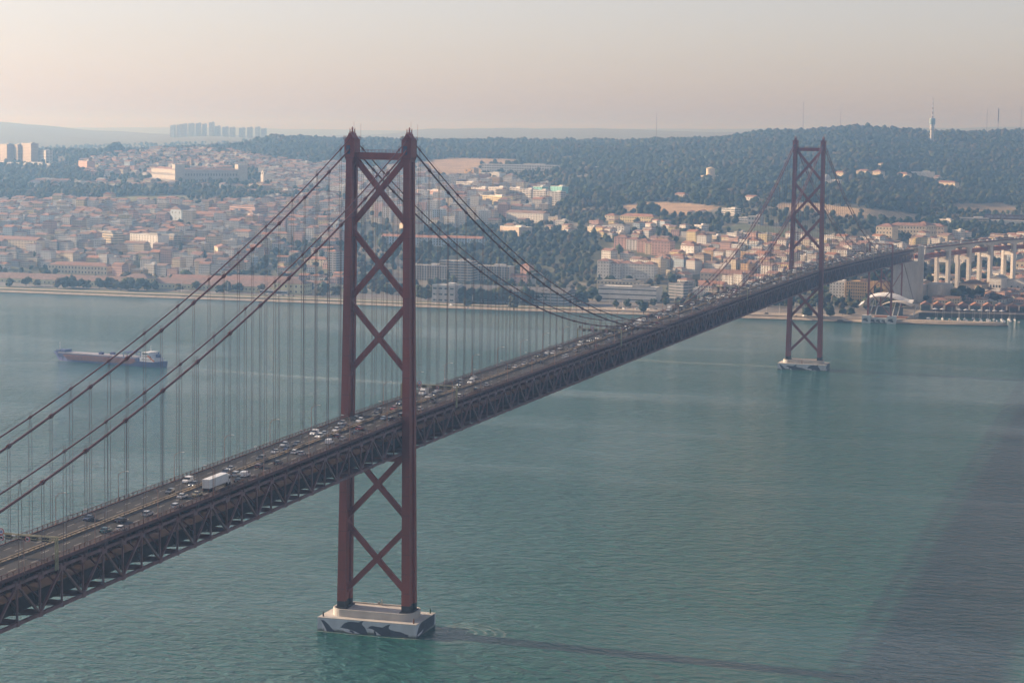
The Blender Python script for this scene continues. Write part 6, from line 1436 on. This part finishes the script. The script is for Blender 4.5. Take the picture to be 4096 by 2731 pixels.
def cars():
    taken = []
    for f, px, py, kind, paint, hd in SEEN:
        x, y = deck_at(*f(px, py)); x = min(max(x, 1.6), 9.6) if hd == 'N' else max(min(x, -1.6), -9.6)
        if any(abs(x-a) < 1.9 and abs(y-b_) < 5.2 for a, b_ in taken): y += 5.4
        taken.append((x, y)); CARS.append(dict(x=x, y=y, kind=kind, paint=paint, hd=hd))
    lanes = ((-8.9, 'S', 15, 36), (-5.6, 'S', 12, 30), (-2.3, 'S', 12, 28), (2.3, 'N', 26, 80), (5.6, 'N', 24, 70), (8.9, 'N', 30, 95))
    pc = ['white', 'silver', 'dark grey', 'black', 'dark blue', 'red', 'light blue', 'cream']; pp = [.22, .22, .21, .17, .09, .03, .03, .03]
    for x, hd, a, c in lanes:
        y = 402+rng.uniform(0, 15)
        while y < L_+690:
            k = str(rng.choice([H, S, E_, O, V_, 'box van'], p=[.34, .26, .12, .16, .09, .03])); CARS.append(dict(x=x+rng.uniform(-.35, .35), y=y, kind=k, paint=str(rng.choice(pc, p=pp)) if 'van' not in k else 'white', hd=hd)); y += rng.uniform(a, c)+TYPES[k]['L']
cars()
def lane_name(x): a = abs(x); return 'inner' if a < 3.9 else 'middle' if a < 7.3 else 'outer'
cnt = {}
for c in sorted(CARS, key=lambda c: c['y']):
    sec = 'before the near tower' if c['y'] < 0 else 'beyond the near tower' if c['y'] < L_ else 'beyond the far tower'
    c['sec'] = sec; c['lane'] = (lane_name(c['x']), c['hd'], sec); cnt.setdefault(c['lane'], []).append(c)
for k, lst in cnt.items():
    if k[2].startswith('before'): lst = lst[::-1]
    for i, c in enumerate(lst): c['base'] = f"{c['paint']} {c['kind']}, {ORD[i]} in the {k[0]} {'oncoming' if k[1] == 'S' else 'outbound'} lane {k[2]}"
CARS.sort(key=lambda c: c['y'])
for i, c in enumerate(CARS[:300]):
    o = put_car(c['kind'], c['paint'], c['x'], c['y'], math.pi if c['hd'] == 'S' else 0, c['y'] < 420, c['hd'] == 'S' and rng.random() < .3)
    tag(o, c['base'], 'van' if 'van' in c['kind'] else 'pickup' if c['kind'] == 'pickup' else 'car', 'traffic on the bridge road')
print('cars', len(CARS))
def far_traffic():
    b = MB()
    for c in CARS[300:]:
        T = TYPES[c['kind']]; 
        for pts, col, w in ((T['body'], PAINT[c['paint']], T['W']), (T['cab'], (.02, .024, .03), T['W']*.9)):
            V, F = taper(pts, w, w*.85, .6, max(p[1] for p in pts)); b.col = col; s = -1 if c['hd'] == 'S' else 1; b.add([(c['x']+p[0]*s, c['y']+p[1]*s, zr(c['y'])+p[2]) for p in V], F)
    if b.v: tag(b.build('distant_traffic', mat('distant_car_paint', (1, 1, 1), .4, attr=True, var=.02)), 'jam of tiny cars on the farthest part of the bridge', 'cars', kind='stuff')
far_traffic()
def viaduct_cars():
    k = 0
    for i in range(len(VI)-3):
        for t in (.05, .18, .3, .42, .55, .68, .8, .92):
            a, c = VI[i], VI[i+1]; th = math.atan2(c[1]-a[1], c[0]-a[0]); off = rng.choice([-8.5, -5, 5, 8.5]); x = a[0]+(c[0]-a[0])*t+math.sin(th)*off; y = a[1]+(c[1]-a[1])*t-math.cos(th)*off
            kind = str(rng.choice([H, S, V_, O])); paint = str(rng.choice(['white', 'silver', 'dark grey', 'black'])); o = put_car(kind, paint, x, y, th-math.pi/2, False, False); o.rotation_euler = (0, 0, th-math.pi/2)
            o.location.z = vz(i)+(vz(i+1)-vz(i))*t-.04; tag(o, f'{paint} {kind} on the concrete viaduct, {ORD[k]} after the anchorage', 'car', 'traffic on the concrete viaduct'); k += 1
viaduct_cars()
# articulated lorry
def lorry():
    x = 6.6; ys = np.linspace(-260, -60, 800); pu = project(np.array([(x, q, zr(q)+2.6) for q in ys]))[:, 0]; y = float(ys[np.argmin(abs(pu-494))]); o = empty('lorry', (x, y, zr(y)+.01)); o.rotation_euler = (math.atan(.0149), 0, 0); tag(o, 'white articulated lorry with long plain box trailer on the near carriageway', 'lorry')
    Lt = 13.4; b = MB(); b.box((0, 0, 2.62), (2.5, Lt, 2.75)); t = b.build('trailer_box', M['lorry_white'], o)
    b = MB(); b.box((0, 0, 1.12), (2.2, Lt-.3, .22)); b.box((0, -Lt/2-.05, .75), (2.3, .12, .3)); b.box((0, -4.4, .8), (1.9, 4.4, .4)); b.build('chassis', M['black'], o)
    for xx in (-.9, -.35, .35, .9):
        b = MB(); b.box((xx, -Lt/2-.03, 2.6), (.05, .06, 2.6)); b.build('door_bar', M['grey_metal'], t)
    b = MB(); b.yz([(7.1, .55), (7.1, 3.3), (8.4, 3.35), (8.9, 2.3), (9.2, 1.5), (9.2, .45)], -1.22, 1.22); cb_ = b.build('cab', M['lorry_white'], o)
    b = MB(); b.yz([(8.42, 3.2), (8.93, 2.25), (8.86, 2.05), (8.3, 3.1)], -1.1, 1.1); b.box((1.225, 8.2, 2.4), (.03, 1.0, .8)); b.box((-1.225, 8.2, 2.4), (.03, 1.0, .8)); b.build('windscreen', M['car_glass'], cb_)
    b = MB(); b.box((0, 7.0, 1.9), (1.9, .3, 2.2)); b.build('coupling', M['black'], o)
    for yy in (-5.9, -4.6, -3.3, 6.3, 8.3):
        for s in (-1, 1): w = link(bpy.data.objects.new('wheel', WHEEL)); w.parent = o; w.location = (s*1.05, yy, 0); w.scale = (1.6, 1.5, 1.5)
    for s in (-1, 1): c = link(bpy.data.objects.new('tail_light', LAMPS['tail_light'])); c.parent = o; c.location = (s*.9, -Lt/2-.12, .8)
M['lorry_white'] = mat('lorry_white', (0.68, 0.69, 0.68), 0.45, var=.04)
lorry()
def motorbike(f, px, py, hd, label, jacket):
    x, y = deck_at(*f(px, py), h=.8); o = empty('motorbike', (x, y, zr(y)), math.pi if hd == 'S' else 0); tag(o, label, 'motorbike', 'motorbikes between the cars')
    b = MB()
    b.tube([(0, -.7, .62), (0, -.2, .72), (0, .45, .85), (0, .7, .62)], [.12, .2, .2, .1], 7); b.tube([(-.33, .55, 1.05), (.33, .55, 1.05)], .03, 5); b.build('frame', M['black'], o)
    for yy in (-.68, .72): w = link(bpy.data.objects.new('wheel', WHEEL)); w.parent = o; w.location = (0, yy, 0); w.scale = (.6, 1, 1)
    c = link(bpy.data.objects.new('headlight', LAMPS['headlight_on'])); c.parent = o; c.location = (0, .8, .95); c.scale = (.6, 1, 1)
    # rider: one continuous skinned body
    p = bpy.data.meshes.new('person'); vs = [(0, -.25, .9), (0, -.2, 1.15), (0, -.08, 1.42), (0, -.03, 1.56), (0, 0, 1.7), (.2, -.08, 1.4), (.3, .15, 1.15), (.3, .5, 1.07), (-.2, -.08, 1.4), (-.3, .15, 1.15), (-.3, .5, 1.07), (.13, -.2, .88), (.24, .2, .78), (.2, -.02, .4), (-.13, -.2, .88), (-.24, .2, .78), (-.2, -.02, .4)]
    es = [(0, 1), (1, 2), (2, 3), (3, 4), (2, 5), (5, 6), (6, 7), (2, 8), (8, 9), (9, 10), (0, 11), (11, 12), (12, 13), (0, 14), (14, 15), (15, 16)]; rad = [.17, .18, .19, .07, .13, .09, .065, .05, .09, .065, .05, .11, .09, .06, .11, .09, .06]
    p.from_pydata(vs, es, []); q = link(bpy.data.objects.new('person', p)); m = q.modifiers.new('Skin', 'SKIN')
    for i, r in enumerate(rad): p.skin_vertices[0].data[i].radius = (r, r)
    p.skin_vertices[0].data[0].use_root = True; q.modifiers.new('Subsurf', 'SUBSURF').levels = 1; p.materials.append(mat('rider_jacket', jacket, .7)); q.location = o.location; q.rotation_euler = o.rotation_euler
    tag(q, label.replace('dark motorbike', 'helmeted rider astride a dark motorbike'), 'person', 'motorbike riders')
    b = MB(); b.lathe((0, .02, 1.56), [(.08, 0), (.15, .06), (.165, .16), (.12, .27), (.02, .31)], 10); h = b.build('helmet', M['black'], q)
motorbike(z5_, 632, 525, 'S', 'dark motorbike beside the oncoming white saloon just beyond the near tower', (.12, .03, .03))
motorbike(z5_, 1838, 405, 'N', 'dark motorbike beside the black outbound off-roader beyond the near tower', (.05, .05, .06))
# ------------------------------------------------------------------ cargo ship
def ship():
    L = 109.0; x0, y0 = -537.5, 819; a = math.atan2(810.6-827.7, -484-(-591.7))
    o = empty('cargo_ship', (x0, y0, 0), a); o.scale = (1, 1, .8); tag(o, 'blue and rust red coaster with long flat hatches and white bridge house at its stern', 'cargo ship')
    # ship runs along local X, bow at -X
    st = [(-54.5, .15, 9.0, .1), (-52, 2.2, 8.6, .7), (-48, 4.6, 8.0, 2.4), (-42, 6.6, 7.4, 4.6), (-36, 7.4, 6.9, 6.4), (-30, 7.5, 5.2, 7.2), (36, 7.5, 5.2, 7.2), (46, 7.3, 5.2, 6.6), (52, 6.8, 5.4, 5.6), (54.5, 6.2, 5.6, 5.0)]
    b = MB(); V = []
    for x, w, h, wl in st: k_ = max(0, (-44-x)/10.5); V += [(x+6.2*k_, -wl*.9, -1.2), (x+5.2*k_, -wl, .4), (x, -w, h), (x, w, h), (x+5.2*k_, wl, .4), (x+6.2*k_, wl*.9, -1.2)]
    n = len(st); b.add(V, [(i*6+k, (i+1)*6+k, (i+1)*6+k+1, i*6+k+1) for i in range(n-1) for k in range(5)]+[tuple(range(6))[::-1], tuple(range((n-1)*6, n*6))]); b.build('hull', M['ship_blue'], o)
    b = MB(); b.prism([(-46, -5.9), (34, -6.7), (34, 6.7), (-46, 5.9)], 5.0, 8.2); b.build('hatch_coaming', M['ship_blue'], o)
    for s in (-1, 1):
        b = MB(); b.add([(-40, s*7.35, 7.0), (-34, s*7.56, 2.2), (28, s*7.58, 2.2), (34, s*7.58, 5.3), (-36, s*7.5, 7.4)], [(0, 1, 2, 3, 4)]); b.add([(-40, s*7.3, 7.0), (-34, s*7.48, 2.2), (28, s*7.48, 2.2), (34, s*7.48, 5.3), (-36, s*7.42, 7.4)], [(4, 3, 2, 1, 0)])
        for k in range(24): xx = -36+k*2.9; b.box((xx, s*7.62, 4.6), (.25, .2, 3.4))
        b.box((-3, s*7.3, 6.2), (70, .5, 2.6)); b.build('side_panel', M['ship_rust'], o)
    for k in range(13): b = MB(); b.box((-42.5+k*5.95, 0, 8.6), (5.7, 12.6, .8)); b.build('hatch_cover', M['ship_hatch'], o)
    b = MB(); b.box((-46.5, 0, 9.6), (4, 9, 3.0)); b.box((-41.5, 0, 10.2), (3.4, 9.5, 2.4)); b.build('forecastle_house', M['ship_blue'], o)
    b = MB(); b.tube([(-48, 0, 8), (-48, 0, 19.5)], [.3, .16], 6); b.box((-48, 0, 18), (.2, 2.2, .2)); b.build('foremast', M['pale_metal'], o)
    b = MB(); b.box((-5, -2, 10.2), (3.2, 3, 2.4)); b.box((3.5, 2, 10.2), (3.4, 3, 2.4)); b.build('hatch_stack', M['ship_blue'], o)
    b = MB()
    for xx in (20, 24, 28):
        for s in (-1, 1): b.box((xx, s*6.2, 10.9), (.5, .5, 4.2))
        b.box((xx, 0, 13.1), (.6, 13, .6))
    b.box((24, 0, 13.4), (10, 5, .5)); b.build('gantry_crane', M['ship_blue'], o)
    b = MB(); b.box((43, 0, 7.2), (14, 13, 3.8)); b.box((42.2, 0, 10.4), (10, 11.5, 2.6)); b.box((41.4, 0, 13.0), (6.4, 13.6, 2.5)); b.box((41.4, 0, 14.4), (7.2, 14.2, .3)); hs_ = b.build('bridge_house', M['sign_white'], o)
    b = MB(); b.box((38.17, 0, 13.2), (.12, 12.6, 1.1)); b.box((41.4, -6.83, 13.2), (5.2, .12, 1.1)); b.box((41.4, 6.83, 13.2), (5.2, .12, 1.1)); b.build('bridge_window', M['glass'], hs_)
    for zz, yy in ((7.4, -6.53), (10.4, -5.78)):
        for k in range(5): q = link(bpy.data.objects.new('porthole', WINDOW)); q.parent = hs_; q.location = (38.6+k*1.9, yy, zz); q.scale = (.8, .9, .9)
    b = MB(); b.beam((43.5, -6.4, 11.5), (50, -6.4, 6.2), 1.0, 1.3); b.build('lifeboat', M['orange'], hs_)
    b = MB(); b.box((48.6, 1.5, 10.2), (2.6, 3.6, 4.6)); b.tube([(48.6, 1.0, 12.4), (49, 1.0, 14.6)], .35, 6); b.tube([(48.6, 2.1, 12.4), (49, 2.1, 14.9)], .35, 6); b.build('funnel', M['ship_blue'], o)
    b = MB(); b.tube([(42.4, 0, 14.5), (42.4, 0, 21)], [.3, .12], 6); b.box((42.4, 0, 17.5), (.3, 3.4, .25)); b.box((42.4, 0, 16), (.4, 2.6, .4)); b.build('radar_mast', M['pale_metal'], o)
    b = MB(); b.box((53.6, 0, 6.7), (.1, 11, .1)); b.box((52, 5.6, 6.7), (4, .1, .1)); b.box((52, -5.6, 6.7), (4, .1, .1)); b.tube([(53.6, 0, 5.4), (54.4, 0, 9.4)], .07, 4); b.build('stern_rail', M['pale_metal'], o)
M['ship_blue'] = mat('ship_blue', (0.034, 0.050, 0.19), .5, var=.15, scale=.3); M['ship_rust'] = mat('ship_rust_red', (0.20, 0.066, 0.048), .7, var=.25, scale=.4); M['ship_hatch'] = mat('ship_hatch_grey', (0.33, 0.31, 0.34), .6); M['orange'] = mat('lifeboat_orange', (.5, .16, .06), .6)
ship()
def foam_mat():
    m = bpy.data.materials.new('foam'); m.use_nodes = True; N, L = nodes(m); b = N['Principled BSDF']; tc = N.new('ShaderNodeTexCoord'); nz = N.new('ShaderNodeTexNoise'); nz.inputs['Scale'].default_value = .35; nz.inputs['Detail'].default_value = 5
    L.new(tc.outputs['Object'], nz.inputs['Vector']); a = N.new('ShaderNodeAttribute'); a.attribute_name = 'Col'; mu = N.new('ShaderNodeMath'); mu.operation = 'MULTIPLY_ADD'; L.new(nz.outputs[0], mu.inputs[0]); mu.inputs[1].default_value = 1.3; mu.inputs[2].default_value = -.35
    mm = N.new('ShaderNodeMath'); mm.operation = 'MULTIPLY'; mm.use_clamp = True; L.new(mu.outputs[0], mm.inputs[0]); L.new(a.outputs['Fac'], mm.inputs[1]); L.new(mm.outputs[0], b.inputs['Alpha'])
    b.inputs['Base Color'].default_value = (.55, .60, .55, 1); b.inputs['Roughness'].default_value = .7; return m
M['foam'] = foam_mat()
def foam_strip(name, pts, label, z=.03):
    """pts: (x, y, half width, amount of foam)"""
    V, F, C = [], [], []
    for i, (x, y, w, f) in enumerate(pts):
        p = pts[max(i-1, 0)]; q = pts[min(i+1, len(pts)-1)]; d = math.hypot(q[0]-p[0], q[1]-p[1]); nx, ny = -(q[1]-p[1])/d, (q[0]-p[0])/d
        for k, e in ((-1, 0), (-.4, f), (.4, f), (1, 0)): V.append((x+nx*w*k, y+ny*w*k, z)); C.append((e, e, e))
    F = [(i*4+k, (i+1)*4+k, (i+1)*4+k+1, i*4+k+1) for i in range(len(pts)-1) for k in range(3)]
    o = link(bpy.data.objects.new(name, raw_mesh(name, np.array(V), np.array(F), np.array(C), M['foam']))); tag(o, label, 'foam', kind='stuff'); o.visible_shadow = True
dx, dy = math.cos(-.157), math.sin(-.157)
foam_strip('ship_wake', [(-484+dx*t*(1), 810.6+dy*t*(1-.0006*t), 3+t*.02, max(.12, .75-t*.0016)) for t in range(-4, 420, 12)], 'pale wake trailing behind the cargo ship')
foam_strip('bow_wave', [(-592.5+t, 827.3-6.2*min(1, t/16)-t*.157, 1.3, max(.25, 1.0-t*.012)) for t in range(-1, 60, 4)], 'white bow wave along the cargo ship hull')
foam_strip('pier_foam', [(-21.5, 9, .5, .5), (-20.9, -6, .6, .7), (-19, -12.6, .8, .8), (-8, -13.2, 1.0, .5), (4, -13.4, .8, .6), (14, -13.4, .9, .8), (22, -12.2, .9, 1.0), (27, -9, 1.0, .9), (32, -3, 1.1, .7)], 'foam line around the near pier')
foam_strip('pier_foam', [(-20, L_-13, .8, .4), (0, L_-13.3, .8, .5), (20, L_-12.6, 1.0, .8), (30, L_-8, 1.2, .7)], 'foam line around the far pier')
foam_strip('tide_slick', [(-20-t, L_+5+t*.06+3*math.sin(t/19), 7+t*.05, .35) for t in range(0, 170, 10)], 'pale slick streaming left from the far pier')
def ripples():
    """curved lee waves east of the near pier"""
    for k in range(7):
        r = 7+k*3.0; pts = [(19+r*1.25*math.cos(R_(a)), 3+r*.75*math.sin(R_(a)), .7, .95-.08*k) for a in range(-70, 75, 12)]
        foam_strip('lee_wave', pts, f'{ORD[k]} curved ripple crest right of the near pier')
ripples()
# people-sized details on the quay: parked cars
for k, (u, v) in enumerate(((600,676),(607,677),(615,676),(623,677),(640,679),(650,680),(661,680),(672,681),(1035,703),(1120,706),(1415,709),(1424,709),(1433,710),(1445,709),(1462,711),(1475,711),(1490,711),(1505,712),(1520,712),(1828,728),(1846,728),(1880,728),(1890,729),(1760,722))):
    g = G(u, v); kind = ['hatchback', 'saloon', 'van'][k % 3]; paint = ['white', 'dark grey', 'silver', 'black'][k % 4]; o = empty('car', tuple(g), R_(20+k*13 % 60))
    for nm, me in car_parts(kind, paint): c = link(bpy.data.objects.new(nm, me)); c.parent = o
    tag(o, f'{paint} parked {kind} on the far quay, {ORD[k]} from the left', 'car', 'cars parked on the far quay')
